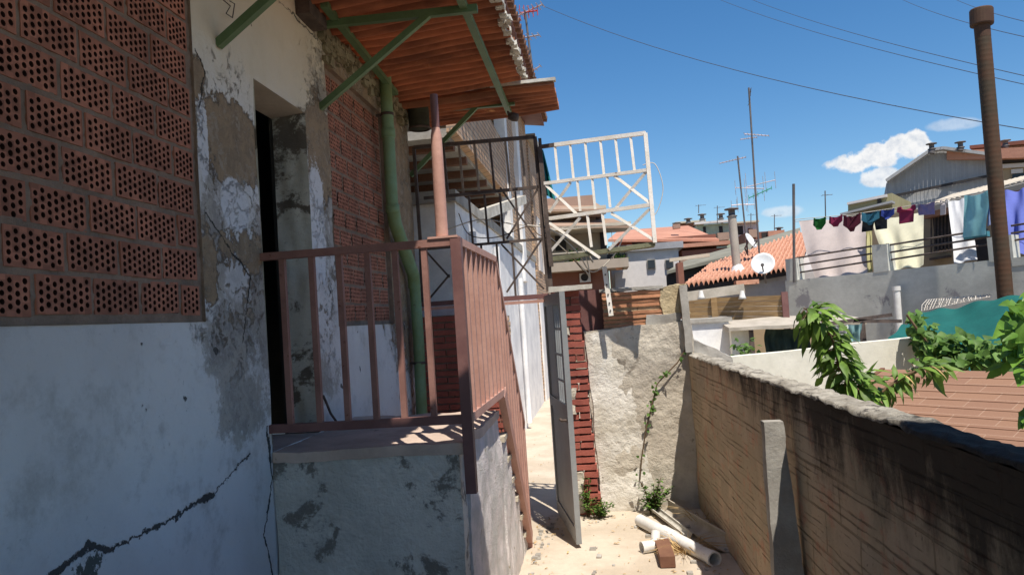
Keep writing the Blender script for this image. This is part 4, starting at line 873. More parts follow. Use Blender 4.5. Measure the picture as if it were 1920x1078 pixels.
for k, (x0, x1, y0, y1, cc, lab) in enumerate(((1568, 1590, 612, 636, (.70, .70, .70), 'white rag hanging under the lean-to poles'), (1588, 1618, 608, 640, (.25, .42, .42), 'pale teal patterned towel hanging at the lean-to corner post'))):
    cl = cloth_mesh(PY(x0, y0, 11.3), PY(x1, y0-3, 11.3), PY(x0+3, y1, 11.3), PY(x1-3, y1, 11.3), fold=.06, nf=2, seed=k); tag(obj('hanging_towel', cl, cloth('towel%d' % k, cc)), lab, 'towel')
# wooden fence
wf = thing('wooden_fence', (3, 14, 0), 'varnished brown horizontal board fence below the tiled roof', 'fence')
zt = [(0, 1), (.25, .26)]
Fa, Fb = PY(1292, 560, 13.6), PY(1470, 553, 12.6); Fal, Fbl = PY(1292, 600, 13.6), PY(1472, 604, 12.6)
for i in range(5):
    t0, t1 = i/5+.006, (i+1)/5-.006; m1 = lambda p, q, t: p.lerp(q, t); b = MB(); dv = Vector((0, .03, 0))
    A1, B1, A2, B2 = m1(Fa, Fal, t0), m1(Fb, Fbl, t0), m1(Fa, Fal, t1), m1(Fb, Fbl, t1)
    b.hexa([A2, B2, B2+dv, A2+dv, A1, B1, B1+dv, A1+dv]); obj('board', b, m_wood, wf)
for px in (1341, 1474):
    t = (px-1292)/180; q = Fa.lerp(Fb, min(t, 1)); b = MB(); b.box(q.x-.05, q.x+.05, q.y-.05, q.y-.0, -.05, q.z+.05); obj('post', b, m_rail_dark if px > 1400 else m_wood, wf)
bm_ = MB().bar(PY(1288, 556, 13.0), PY(1395, 541, 13.0), .10, .16); bmr = thing('pale_gutter_beam', PY(1340, 550, 13), 'pale beam with white brackets running under the tiled eaves', 'beam'); obj('beam', bm_, m_gut, bmr)
for px, py in ((1314, 545), (1391, 545)): c = PY(px, py, 12.9); obj('bracket', MB().lathe([(.03, 0), (.05, -.1), (.07, -.14), (0, -.14)], c, (0, 0, 1), 12), m_pvc, bmr)
# tiled house
tr = thing('tiled_roof_house', (5, 18, 0), 'low grey house under a weathered orange barrel-tile roof', 'house')
E0, E1, R1, R0 = PY(1283, 537, 21), PY(1500, 502, 21.6), PY(1525, 430, 28), PY(1330, 500, 25.2)
nT = 24; b = MB(); nrm = ((E1-E0).cross(R1-E0)).normalized(); nrm = nrm if nrm.z > 0 else -nrm
def tf(u, v):
    p = (E0*(1-u)+E1*u)*(1-v)+(R0*(1-u)+R1*u)*v; ph = (u*nT) % 1
    h = .13*abs(math.sin(math.pi*u*nT)); c_ = (v*10) % 1
    return p+nrm*(h-.045*c_+.03*noise.noise(Vector((int(u*nT)*3.1, int(v*10)*1.7, 0))))
b.grid(tf, nT*8, 60, smooth=False); b.grid(lambda u, v: tf(u, 0)-Vector((0, 0, .06*v)), nT*8, 1, smooth=False); obj('tile_roof', b, m_tile, tr)
b = MB(); e0 = E0+Vector((.3, .5, -.1)); e1 = E1+Vector((.6, .5, -.1)); b.hexa([(e0.x, e0.y, 0), (e1.x, e1.y, 0), (R1.x, R1.y, 0), (R0.x, R0.y, 0), (e0.x, e0.y, e0.z), (e1.x, e1.y, e1.z), tuple(R1-Vector((0, 0, .15))), tuple(R0-Vector((0, 0, .15)))]); obj('wall', b, m_greyin, tr)
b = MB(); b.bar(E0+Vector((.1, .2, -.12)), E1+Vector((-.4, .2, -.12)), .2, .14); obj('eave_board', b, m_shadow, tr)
q = PY(1402, 529, 20.9); obj('vent_brick', MB().box(q.x-.3, q.x+.3, 20.9, 21.3, q.z-.06, q.z+.06), m_tile, tr)
# grey roof slab behind
gs = thing('fibre_cement_roof_house', (6, 24, 0), 'house with a plain grey-green fibre cement roof behind the orange tiles', 'house')
g0, g1, g2, g3 = PY(1250, 508, 28.7), PY(1500, 448, 28.7), PY(1500, 427, 33), PY(1290, 486, 33)
b = MB(); b.hexa([g0-Vector((0, 0, .12)), g1-Vector((0, 0, .12)), g2-Vector((0, 0, .12)), g3-Vector((0, 0, .12)), g0, g1, g2, g3]); obj('roof', b, m_cement_roof, gs)
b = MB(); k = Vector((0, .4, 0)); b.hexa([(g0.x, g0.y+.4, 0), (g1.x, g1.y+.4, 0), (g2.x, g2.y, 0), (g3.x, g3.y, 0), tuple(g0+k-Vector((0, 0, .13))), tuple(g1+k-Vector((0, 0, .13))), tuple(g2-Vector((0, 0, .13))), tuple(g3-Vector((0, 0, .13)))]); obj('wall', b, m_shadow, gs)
def chimney(name, px, pyb, pyt, Y, r, mat, label, cap=True, cat='chimney', group=None, capmat=None, lean=0):
    p0 = PY(px+lean, pyb, Y); p1 = PY(px, pyt, Y); t = thing(name, p0, label, cat, group)
    obj('flue', MB().tube([(p0.x, Y, p0.z), (p1.x, Y, p1.z-2.4*r)], r, 18), mat, t)
    if cap:
        b = MB(); c = Vector((p1.x, Y, p1.z-2.4*r)); b.lathe([(r*1.25, 0), (r*1.25, .2*r), (r*.8, .3*r), (r*.8, 1.6*r), (r*1.7, 1.7*r), (r*1.7, 1.95*r), (0, 2.3*r)], c, (0, 0, 1), 18); obj('cowl', b, capmat or m_mast, t)
    return t
ch = chimney('cement_chimney_pipe', 1371, 515, 388, 22.2, .12, m_paleflue, 'pale cement flue pipe with dark slotted cowl rising from the orange tiles', lean=12)
c = PY(1384, 512, 22.2); obj('base_collar', MB().lathe([(.12, .25), (.24, .0), (.27, -.2)], c, (0, 0, 1), 16), m_dish, ch)
def dish(px, py, Y, rx, aim, label, base):
    c = PY(px, py, Y); t = thing('satellite_dish', c, label, 'satellite dish', 'satellite dishes on the tiled roof'); a = Vector(aim).normalized()
    obj('reflector', MB().lathe([(0, 0), (rx*.4, rx*.04), (rx*.8, rx*.16), (rx, rx*.25), (rx*.99, rx*.27), (rx*.8, rx*.19), (rx*.4, rx*.07), (0, rx*.03)], c, a, 32), m_dish, t)
    f = c+a*rx*1.1-Vector((0, 0, rx*.5)); obj('feed_arm', MB().tube([c-Vector((0, 0, rx*.92))+a*rx*.2, f], .018, 8).tube([f, f+(c-f).normalized()*.1], .04, 10), m_mast, t)
    obj('mount', MB().tube([c-a*.05, c-a*.18-Vector((0, 0, rx*.4)), base], .025, 8), m_mast, t)
dish(1431, 496, 19.0, .285, (-.3, -1, .42), 'larger round satellite dish on the grey wall below the tiled eaves', PY(1436, 530, 20.6))
dish(1405, 453, 23.8, .27, (.65, -.42, .4), 'smaller satellite dish turned edge-on behind the cement flue', PY(1402, 478, 24.2))
# aerial masts
def aerial(base, top, r, label, parts):
    t = thing('aerial_mast', base, label, 'tv aerial', 'tv aerials'); obj('mast', MB().tube([base, top], r, 8), m_mast, t)
    for (f, L, n_, el, ax_, mat, tilt) in parts:
        c = base.lerp(top, f); a = Vector(ax_).normalized(); b = MB(); b.tube([c-a*L*.3, c+a*L*.7], .014, 6); perp = a.cross(Vector((0, 0, 1))).normalized() if not tilt else Vector((0, 0, 1))
        for i in range(n_):
            q = c+a*L*(-.3+i/(n_-1)); e2 = el*(1-.4*i/(n_-1)); b.tube([q-perp*e2/2, q+perp*e2/2], .008, 5)
        obj('antenna', b, mat, t)
    return t
m_greenpl = M('green_plastic', (.04, .30, .12), None, 4, bmp=0)
aerial(PY(1424, 480, 24.5), PY(1404, 165, 24.5), .03, 'tallest tv aerial mast with stacked antennas and a green boom', [(.93, .5, 5, .35, (.2, 0, 1), m_mast, 0), (.72, .75, 8, .5, (1, -.3, -.25), m_alu, 0), (.70, .5, 5, .3, (-1, .2, 0), m_alu, 0), (.36, .75, 6, .2, (1, -.2, .35), m_greenpl, 1), (.40, .9, 4, .8, (-1, -.1, .1), m_alu, 1), (.42, .9, 4, .9, (1, -.1, .15), m_alu, 1)])
aerial(PY(1402, 475, 24.0), PY(1383, 293, 24.0), .026, 'shorter dark aerial mast with a long thin yagi at the top', [(.97, .8, 9, .35, (-1, .2, -.12), m_alu, 0), (.50, .5, 4, .5, (-1, -.1, 0), m_alu, 1), (.5, .5, 3, .5, (1, -.1, -.1), m_alu, 1)])
aerial(PY(1548, 412, 40), PY(1547, 358, 40), .03, 'small distant aerial behind the clothes line', [(.85, .5, 3, .4, (1, 0, 0), m_mast, 0)])
a_ = aerial(PY(1000, 145, 13.5), PY(984, 20, 13.5), .02, 'red and white antennas on the roof edge of the passage house', [(.97, .5, 7, .5, (1, -.2, .25), m_alu, 0), (.97, .35, 5, .3, (1, -.3, -.1), M('red_plastic', (.5, .06, .05), None, 4, bmp=0), 1), (.6, .3, 4, .4, (1, -.2, 0), m_alu, 0)])
aerial(PY(990, 215, 15.5), PY(990, 90, 15.5), .016, 'thin bare aerial lower down on the passage house roof edge', [(.6, .45, 5, .35, (1, -.2, .5), m_alu, 0)])
tag(obj('steel_pole', MB().tube([PL(1489, 530, (5.1, 19.6), (8.5, 15.4), -.1), PL(1488, 345, (5.1, 19.6), (8.5, 15.4), -.1)], .035, 10), m_mast), 'thin bare steel pole carrying the clothes line at the terrace corner', 'pole')
# ================================================================== APARTMENT BLOCK (beige balconies) behind the gate
def pbox(b, px0, py0, px1, py1, Y, D, z0=None):   # frontal block from its pixel corners at depth Y
    a = PY(px0, py0, Y); c = PY(px1, py1, Y); d_ = PY((px0+px1)/2, py0, Y); e2 = PY((px0+px1)/2, py1, Y)
    b.box(a.x, c.x, Y, Y+D, e2.z if z0 is None else z0, d_.z); return b
ab = thing('balcony_apartment_block', PY(1080, 560, 32), 'beige apartment block with deep balconies seen through the white lattice', 'building')
obj('wall', pbox(MB(), 940, 372, 1128, 560, 33.6, 8, 0), m_pinkwall, ab)
obj('upper_slab', pbox(MB(), 930, 393, 1137, 399, 32.2, 2), m_cream2, ab)
obj('upper_wall', pbox(MB(), 930, 399, 1128, 414, 33.3, 2), m_pinkwall, ab)
b = MB(); r0, r1, r2, r3 = PY(930, 393, 32), PY(1137, 392, 32), PY(1112, 377, 36), PY(930, 380, 36); b.hexa([r0-Vector((0, 0, .1)), r1-Vector((0, 0, .1)), r2-Vector((0, 0, .1)), r3-Vector((0, 0, .1)), r0, r1, r2, r3]); obj('upper_roof', b, m_tilemuted, ab)
b = MB(); r0, r1, r2, r3 = PY(930, 424, 31), PY(1182, 423, 31), PY(1150, 410, 34), PY(930, 412, 34); b.hexa([r0-Vector((0, 0, .1)), r1-Vector((0, 0, .1)), r2-Vector((0, 0, .1)), r3-Vector((0, 0, .1)), r0, r1, r2, r3]); obj('lower_roof', b, m_tilemuted, ab)
obj('lower_slab', pbox(MB(), 930, 425, 1184, 431, 31, 2.6), m_cream2, ab)
obj('recess_wall', pbox(MB(), 930, 431, 1145, 560, 33.2, .4, 0), m_beige, ab)
obj('door', pbox(MB(), 1124, 434, 1138, 470, 33.1, .1), m_shadow, ab)
obj('window', pbox(MB(), 1040, 440, 1062, 470, 33.1, .1), m_shadow, ab)
obj('balcony_wall', pbox(MB(), 930, 492, 1180, 509, 31, .2), m_beige, ab)
obj('balcony_floor', pbox(MB(), 930, 505, 1180, 509, 31.2, 2.2), m_beige, ab)
obj('balcony_rail', pbox(MB(), 930, 474, 1178, 476, 31, .08), m_cream2, ab)
obj('column', pbox(MB(), 1146, 431, 1152, 500, 31.1, .3), m_beige, ab)
obj('shadowed_ground_floor', pbox(MB(), 930, 511, 1140, 560, 32.2, 1.2, 0), m_brownwall, ab)
obj('side_opening', pbox(MB(), 1138, 476, 1178, 494, 32.6, .4), m_shadow, ab)
ac = thing('air_conditioner', PY(1097, 530, 32.1), 'square white air conditioner unit on the shaded wall under the balconies', 'air conditioner')
obj('casing', pbox(MB(), 1086, 512, 1108, 529, 31.95, .2), m_offwhite, ac); obj('fan', MB().lathe([(0, 0), (.13, 0), (.15, .02), (.16, 0)], PY(1096, 520, 31.94), (0, -1, 0), 20), m_shadow, ac)
for px, lab in ((1075, 'bushy balcony plant with reddish pot'), (1160, 'small balcony plant near the corner')):
    t = thing('potted_plant', PY(px, 492, 31.6), lab+' on the beige block', 'plant', 'plants on the beige balcony'); l_ = MB(); c = PY(px, 486, 31.6)
    for i in range(90): leaf(l_, c+rv3()*random.uniform(0, .4), rv3(), Vector((0, 0, 1)), .2, .1)
    obj('foliage', l_, m_vine, t); obj('pot', MB().lathe([(0, -.45), (.14, -.45), (.2, -.1), (.0, -.1)], c, (0, 0, 1), 12), m_tile, t)
wb_ = thing('white_modern_block', PY(1215, 560, 34), 'plain white block with two small square windows beside the balconies', 'building')
obj('wall', pbox(MB(), 1143, 468, 1280, 580, 34, 6, 0), m_offwhite, wb_)
obj('parapet_band', pbox(MB(), 1140, 457, 1282, 469, 33.8, 6.4), M('grey_band', (.33, .33, .35), None, 1, bmp=0), wb_)
for x0, x1 in ((1213, 1230), (1247, 1264)):
    f_ = obj('window', pbox(MB(), x0, 486, x1, 504, 33.9, .1), m_conc, wb_); obj('pane', pbox(MB(), x0+1.5, 487.5, x1-1.5, 502.5, 33.86, .03), m_glass, f_)
obj('annexe', pbox(MB(), 1152, 510, 1180, 560, 33.6, .25, 0), m_offwhite, wb_)
def roofhouse(name, label, wallpx, Y, D, mw, roof, mr, extra=(), cat='building'):
    t = thing(name, PY((wallpx[0]+wallpx[2])/2, wallpx[3], Y), label, cat)
    obj('wall', pbox(MB(), *wallpx, Y, D, 0), mw, t)
    if roof:
        (e0, e1, rr1, rr0, DY) = roof; r0, r1, r2, r3 = PY(*e0, Y-.5), PY(*e1, Y-.5), PY(*rr1, Y+DY), PY(*rr0, Y+DY); k = Vector((0, 0, .15))
        obj('roof', MB().hexa([r0-k, r1-k, r2-k, r3-k, r0, r1, r2, r3]), mr, t)
    for nm, q, m_, o_ in extra: obj(nm, pbox(MB(), *q, Y-o_, o_ if o_ > .3 else .1), m_, t)
    return t
roofhouse('terracotta_roof_house', 'house with a broad terracotta hipped roof above the white block', (1150, 446, 1345, 480), 45, 8, m_brownwall, ((1140, 449), (1348, 448), (1290, 423), (1160, 432), 7), m_tilefar,
          (('eave_opening', (1185, 450, 1300, 457), m_shadow, .05), ('lower_roof', (1148, 459, 1370, 466), m_tilefar, 1.2), ('side_wall', (1278, 467, 1375, 482), m_brownwall, .9), ('lower_wall', (1275, 482, 1375, 496), m_pinkwall, 1.0)))
tk = thing('ventilator', PY(1205, 425, 44), 'small roof ventilator on the terracotta hipped roof', 'ventilator'); obj('housing', pbox(MB(), 1262, 420, 1276, 428, 46, .5), m_pinkwall, tk)
# far skyline
roofhouse('skyline_block', 'distant maroon block left of the green and white one on the skyline', (1268, 417, 1322, 450), 70, 8, m_brownwall, None, None, (('roof_slab', (1266, 414, 1324, 417), m_cream2, .5), ('window', (1300, 424, 1306, 434), m_shadow, .05)))
roofhouse('skyline_block', 'distant pale green and white block at the centre of the skyline', (1306, 420, 1370, 460), 66, 8, M('pale_green_facade', (.45, .52, .40), None, 1, bmp=0), None, None, (('roof_slab', (1302, 414, 1378, 418), m_offwhite, .6), ('window', (1318, 425, 1324, 437), m_shadow, .05), ('window', (1348, 424, 1356, 440), m_shadow, .05), ('annexe', (1345, 436, 1368, 450), m_pinkwall, .8)))
roofhouse('skyline_block', 'distant salmon and white block behind the cement flue', (1370, 418, 1422, 462), 68, 8, m_offwhite, None, None, (('roof_slab', (1366, 415, 1424, 418), m_cream2, .6), ('window', (1380, 424, 1394, 440), m_shadow, .05), ('window', (1402, 428, 1412, 442), m_brownwall, .05)))
roofhouse('skyline_block', 'distant low brick-red roofs at the right end of the skyline', (1396, 434, 1474, 470), 62, 8, m_brownwall, None, None, (('annexe', (1404, 430, 1420, 445), m_pinkwall, .6), ('annexe', (1440, 432, 1472, 446), m_tilefar, .5), ('window', (1428, 436, 1440, 446), m_shadow, .05)))
for k, (px, pt_, pb_, lab) in enumerate(((1316, 400, 418, 'fat grey flue on the skyline with a dish beside it'), (1351, 399, 418, 'grey flue on the skyline above the pale green block'), (1290, 408, 416, 'short stubby flue at the left end of the skyline'), (1268, 416, 424, 'small black cowl on the terracotta ridge'), (1460, 425, 434, 'squat flue at the right end of the skyline'))):
    chimney('skyline_flue', px, pb_, pt_, 66, .22, m_conc, lab, group='distant flues')
for k, (px, y0, y1, lab) in enumerate(((1310, 400, 384, 'hair-thin aerial over the fat grey flue'), (1345, 420, 386, 'hair-thin aerial beside the middle skyline flue'), (1452, 432, 402, 'hair-thin aerial over the right-hand skyline roofs'), (1408, 432, 400, 'hair-thin aerial between the two big masts and the skyline'))):
    aerial(PY(px, y0, 64), PY(px, y1, 64), .035, lab, [(.9, .8, 3, .8, (1, 0, 0), m_mast, 0)])
bc = MB(); pbox(bc, 1270, 492, 1284, 535, 20, .6, 0); tag(obj('brown_chimney', bc, m_brownwall), 'square reddish-brown chimney stack left of the orange tiled roof', 'chimney')
gl = MB(); a, c = PY(1255, 488, 23), PY(1330, 478, 23); gl.bar(a, c, .15, .1); tag(obj('pale_gutter', gl, m_cream2), 'pale eaves strip above the reddish-brown chimney', 'eaves strip')
# ================================================================== TERRACE
TA, TB = (5.1, 19.6), (8.5, 15.4)
def T(px, py, off=0): return PL(px, py, TA, TB, off)
tn = (T(1500, 500, 1)-T(1500, 500, 0)); tv = Vector((TB[0]-TA[0], TB[1]-TA[1], 0)).normalized(); tnn = Vector((-tv.y, tv.x, 0)); 
if tnn.y < 0: tnn = -tnn
def tslab(b, px0, px1, pyt0, pyt1, thick, pyb0=None, pyb1=None, off=0, res=.3, amp=.008):
    a = T(px0, pyt0, off); c = T(px1, pyt1, off)
    a0 = T(px0, pyb0, off) if pyb0 else Vector((a.x, a.y, -.05)); c0 = T(px1, pyb1, off) if pyb1 else Vector((c.x, c.y, -.05))
    a0.x, a0.y, c0.x, c0.y = a.x, a.y, c.x, c.y; k = tnn*thick
    b.rough([a0, c0, c0+k, a0+k, a, c, c+k, a+k], res, amp, 1.5, 2); return b
te = thing('terrace_wall', T(1700, 640), 'long grey cement wall carrying the laundry terrace', 'wall')
zt_ = T(1560, 515).z
obj('face', tslab(MB(), 1472, 1975, 527, 476, .25), m_greyw, te)
obj('end_pier', tslab(MB(), 1472, 1492, 486, 484, .3, 528, 526, -.01), m_greyw, te)
obj('middle_pier', tslab(MB(), 1634, 1662, 460, 457, .3, 512, 508, -.01), m_greyw, te)
obj('right_pier', tslab(MB(), 1850, 1896, 446, 440, .3, 492, 488, -.01), m_greyw, te)
obj('right_parapet', tslab(MB(), 1896, 1975, 484, 474, .28, 500, 490, -.012), m_greyw, te)
rl = thing('terrace_railing', T(1560, 520, .1), 'thin dark three-bar railing along the terrace parapet', 'railing')
for (x0, x1) in ((1492, 1634), (1662, 1852), (1896, 1960)):
    for k in range(3):
        y0 = lambda px: (484-(px-1492)*.157)+k*14+(3 if px > 1650 else 0)
        obj('bar', MB().tube([T(x0, y0(x0), .12), T(x1, y0(x1), .12)], .022, 8), m_iron, rl)
for px in (1496, 1664): obj('upright', MB().tube([T(px, 482-(px-1492)*.15, .12), T(px, 528-(px-1492)*.12, .12)], .03, 8), m_iron, rl)
# house behind the terrace
hb = thing('tan_terrace_house', T(1800, 500, 3.0), 'tan house behind the clothes lines with a grilled window and white eaves', 'house')
a, c = T(1560, 470, 3), T(1975, 470, 3)
def ez(px, py): return T(px, py, 3).z
zE = ez(1800, 380)
b = MB(); k = tnn*6; b.hexa([Vector((a.x, a.y, 0)), Vector((c.x, c.y, 0)), Vector((c.x, c.y, 0))+k, Vector((a.x, a.y, 0))+k, Vector((a.x, a.y, zE)), Vector((c.x, c.y, zE)), Vector((c.x, c.y, zE))+k, Vector((a.x, a.y, zE))+k]); obj('wall', b, m_tanwall, hb)
b = MB(); e0, e1 = T(1735, 394, 2.6), T(1975, 335, 2.6); 
for i in range(24):
    p = e0.lerp(e1, i/23); b.tube([p-tnn*.1+Vector((0, 0, -.02)), p+tnn*1.5+Vector((0, 0, .35))], .13, 8)
obj('eave_tiles', b, m_cream2, hb); b = MB(); b.bar(e0+Vector((0, 0, -.16)), e1+Vector((0, 0, -.16)), .25, .14); obj('eave_board', b, m_brown, hb)
def tq(b, x0, y0, x1, y1, off, thick=.06, sl=-.157):
    return tslab(b, x0, x1, y0, y0+(x1-x0)*sl, thick, y1, y1+(x1-x0)*sl, off, 9, 0)
w_ = obj('window', tq(MB(), 1748, 402, 1786, 470, 2.93), m_shadow, hb)
for i in range(7):
    px = 1746+i*6.6; obj('grille_bar', MB().tube([T(px, 405-(px-1746)*.157, 2.8), T(px, 476-(px-1746)*.157, 2.8)], .018, 6), m_iron, w_)
for y in (405, 460, 475): obj('grille_bar', MB().tube([T(1745, y, 2.8), T(1787, y-6.5, 2.8)], .02, 6), m_iron, w_)
obj('window_sill', tq(MB(), 1742, 484, 1776, 488, 2.8, .2), m_iron, w_)
obj('door', tq(MB(), 1828, 446, 1853, 492, 2.93), m_shadow, hb)
# laundry
ln = MB(); pts = [T(1487, 412, -.1), T(1600, 402, -.05), T(1720, 384, 0), T(1840, 360, 0), T(1975, 322, 0)]; ln.tube(pts, .008, 6)
tag(obj('clothes_line', ln, m_wirew), 'pale clothes line strung along the front of the terrace', 'clothes line')
lh = MB(); lh.tube([T(1487, 416, .5), T(1720, 392, .5), T(1975, 330, .5)], .008, 6); tag(obj('clothes_line', lh, m_wirew), 'second clothes line behind the first, carrying the bed sheets', 'clothes line')
def L(px): # y of line
    xs = [(1487, 412), (1600, 402), (1720, 384), (1840, 360), (1975, 322)]
    for (a, b_), (c, d_) in zip(xs, xs[1:]):
        if a <= px <= c: return b_+(d_-b_)*(px-a)/(c-a)
    return 412
def sheet_(x0, x1, bx0, by0, bx1, by1, off, col, label, cat='bed sheet', fold=.05, nf=3, seed=0, dy=3, name='bed_sheet', group='laundry on the terrace'):
    b = cloth_mesh(T(x0, L(x0)+dy, off+.75*(cat == 'bed sheet')), T(x1, L(x1)+dy, off+.75*(cat == 'bed sheet')), T(bx0, by0, off*.5), T(bx1, by1, off*.5), 36, 24, fold, nf, seed, sag=.05); return tag(obj(name, b, cloth(name+str(seed), col)), label, cat, group)
sheet_(1496, 1622, 1528, 526, 1626, 511, .35, (.70, .61, .57), 'large pinkish-beige bed sheet at the left end of the line', fold=.03, nf=2.2, seed=1)
sheet_(1621, 1633, 1626, 512, 1636, 508, .5, (.62, .58, .30), 'narrow pale yellow folded towel beside the pinkish sheet', 'towel', .03, 1, 2, 20, 'towel')
sheet_(1634, 1732, 1664, 508, 1732, 498, .45, (.80, .77, .58), 'large cream yellow bed sheet in the middle of the terrace', fold=.03, nf=2, seed=3, dy=14)
sheet_(1778, 1812, 1790, 494, 1832, 486, .4, (.80, .80, .80), 'long white bed sheet right of the grilled window', fold=.02, nf=1.5, seed=4)
sheet_(1884, 1960, 1886, 484, 1960, 470, .9, (.16, .20, .58), 'blue-violet bed sheet right of the rusty flue', fold=.07, nf=2, seed=5, dy=12)
sheet_(1808, 1854, 1804, 446, 1850, 440, -.1, (.34, .68, .74), 'light turquoise towel hung over the right of the line', 'towel', .03, 1.5, 6, 0, 'towel')
sheet_(1853, 1868, 1850, 424, 1866, 420, .1, (.33, .40, .66), 'periwinkle cloth peeping out beside the turquoise towel', 'towel', .03, 1, 7, 4, 'towel')
sheet_(1720, 1752, 1722, 404, 1752, 402, .0, (.30, .25, .44), 'purple and white cloth square in the middle of the line', 'cloth', .02, 1, 8, -2, 'cloth_square')
def garment(px, w, h, col, label, kind, seed, off=-.05):
    # outline in unit coords, hung from the line
    if kind == 'brief': out = [(0, 0), (.22, .14), (.5, .18), (.78, .14), (1, 0), (1.02, .60), (.74, .80), (.62, 1), (.38, 1), (.26, .80), (-.02, .60)]
    elif kind == 'shorts': out = [(0, .0), (.5, .03), (1, 0), (1.04, 1), (.60, 1), (.5, .55), (.40, 1), (-.04, 1)]
    else: out = [(.0, 0), (.25, 0), (.32, .16), (.5, .22), (.68, .16), (.75, 0), (1, 0), (1.04, .28), (.90, .36), (.88, 1), (.12, 1), (.10, .36), (-.04, .28)]
    b = MB(); y0 = L(px)-1
    P_ = []
    for i, (u, v) in enumerate(out):
        p = T(px+w*u, y0-(w*u)*.15+h*v, off); P_.append(p+tnn*(-.03*math.sin(u*9+seed)-.02*v))
    b.prism(P_, tnn*.025); o = obj({'brief': 'briefs', 'shorts': 'shorts', 'top': 'shirt'}[kind], b, cloth('garment%d' % seed, col)); tag(o, label, {'brief': 'underwear', 'shorts': 'shorts', 'top': 'shirt'}[kind], 'small laundry pegged on the line')
    md = o.modifiers.new('bevel', 'BEVEL'); md.width = .008; md.segments = 2
garment(1524, 25, 25, (.02, .17, .03), 'dark green briefs, the first small garment from the left', 'brief', 11)
garment(1554, 26, 22, (.24, .02, .07), 'crimson briefs next to the dark green ones', 'brief', 12)
garment(1582, 31, 34, (.10, .012, .03), 'dark maroon hanging top between the crimson and the teal garments', 'brief', 13)
garment(1617, 30, 26, (.04, .17, .25), 'teal-blue briefs over the gap between the two large sheets', 'brief', 14)
garment(1619, 42, 37, (.01, .014, .02), 'black shorts hanging behind the teal-blue briefs', 'shorts', 15, .05)
garment(1652, 24, 20, (.04, .07, .32), 'royal blue briefs right of the black shorts', 'brief', 16)
garment(1681, 36, 32, (.30, .03, .09), 'raspberry pink shirt with ragged hem in the middle of the line', 'top', 17)
garment(1762, 14, 30, (.55, .50, .50), 'pale grey top in front of the grilled window', 'top', 18, 1.5)
cap = MB(); 
tq(cap, 1806, 440, 1850, 450, .2, .12); tag(obj('teal_basin_cloth', cap, cloth('darkteal', (.08, .27, .33))), 'darker teal cloth folded over the railing below the turquoise towel', 'cloth')
# big rusty flue in front of the terrace wall
f0 = T(1889, 600, -.5); f1 = T(1841, 48, -.5); fl = thing('rusty_flue', (f0.x, f0.y, 1.0), 'tall rusty spiral-seamed flue pipe rising above everything at the right', 'flue')
rr = .138; b = MB(); ax_ = Vector((f1.x-f0.x, f1.y-f0.y, f1.z-f0.z)); prof = []
n_ = 58
for i in range(n_):
    h0_ = ax_.length*i/n_; h1_ = ax_.length*(i+1)/n_; prof += [(rr, h0_+.01), (rr, h1_-.03), (rr+.001, h1_-.02), (rr+.001, h1_)]
b.lathe(prof, f0, ax_, 28); obj('pipe', b, m_flue, fl)
m_cap = M('rusted_cap', (.09, .05, .03), (.06, .03, .02), 2, rough=.8)
b = MB(); b.lathe([(rr*1.01, -.25), (rr*1.02, -.02)], f1, ax_, 24); b.lathe([(rr*.9, -.02), (rr*1.45, .0), (rr*1.5, .02), (rr*1.5, .30), (rr*1.42, .32), (0, .36)], f1, ax_+Vector((.25, 0, 0)), 24); b.sm = [False]*len(b.sm); obj('cap', b, m_cap, fl)
cf0 = f0+Vector((rr+.06, 0, 0)); obj('conduit', MB().tube([T(1896, 560, -.45), T(1862, 268, -.45)], .02, 8), m_alu, fl)
# white pipe on wall
a, c = T(1681, 545, -.2), T(1688, 640, -.2); wpz = thing('white_wall_pipe', c, 'stubby white vertical pipe against the grey terrace wall', 'pipe')
obj('tube', MB().tube([c, a], .075, 18), m_pvc, wpz); obj('cap', MB().tube([a, a+Vector((0, 0, .1))], .088, 18), m_pvc, wpz)
# wire coil fence
wc = thing('wire_mesh_roll', T(1790, 580, -.6), 'roll of pale wire mesh leaning on the terrace wall above the teal net', 'wire mesh')
b = MB()
for i in range(26):
    p = T(1728+i*5, 583-i*1.0, -.7); q = T(1738+i*4.6, 562-i*.4, -.35); b.tube([p, p.lerp(q, .5)+rv3()*.05, q], .008, 4)
for j in range(5):
    b.tube([T(1728, 583, -.7).lerp(T(1738, 562, -.35), j/4), T(1854, 557, -.7).lerp(T(1850, 554, -.35), j/4)], .008, 4)
obj('mesh', b, m_wirew, wc)
# teal shade net
N0, N1, N2, N3 = PL(1664, 636, TA, TB, -4.5), T(1728, 586, -.9), PL(1960, 545, TA, TB, -1.2), PL(1990, 760, TA, TB, -6)
def nf_(u, v):
    p = (N0*(1-u)+N3*u)*(1-v)+(N1*(1-u)+N2*u)*v
    return p+Vector((0, 0, -.35*math.sin(math.pi*u)*math.sin(math.pi*v)+.10*noise.noise(Vector((u*5, v*4, 0)))+.012*math.sin(u*24+v*9)))
b = MB(); b.grid(nf_, 40, 30); b.grid(lambda u, v: nf_(u, v)+Vector((0, 0, .005)), 40, 30); ntc = thing('shade_net', N0, 'teal shade net stretched over the yard in front of the terrace wall', 'shade net'); obj('fabric', b, m_net, ntc)
b = MB()
for p in (N0, N1, N2): b.tube([(p.x, p.y, 0), tuple(p)], .03, 8)
obj('pole', b, m_iron, ntc)
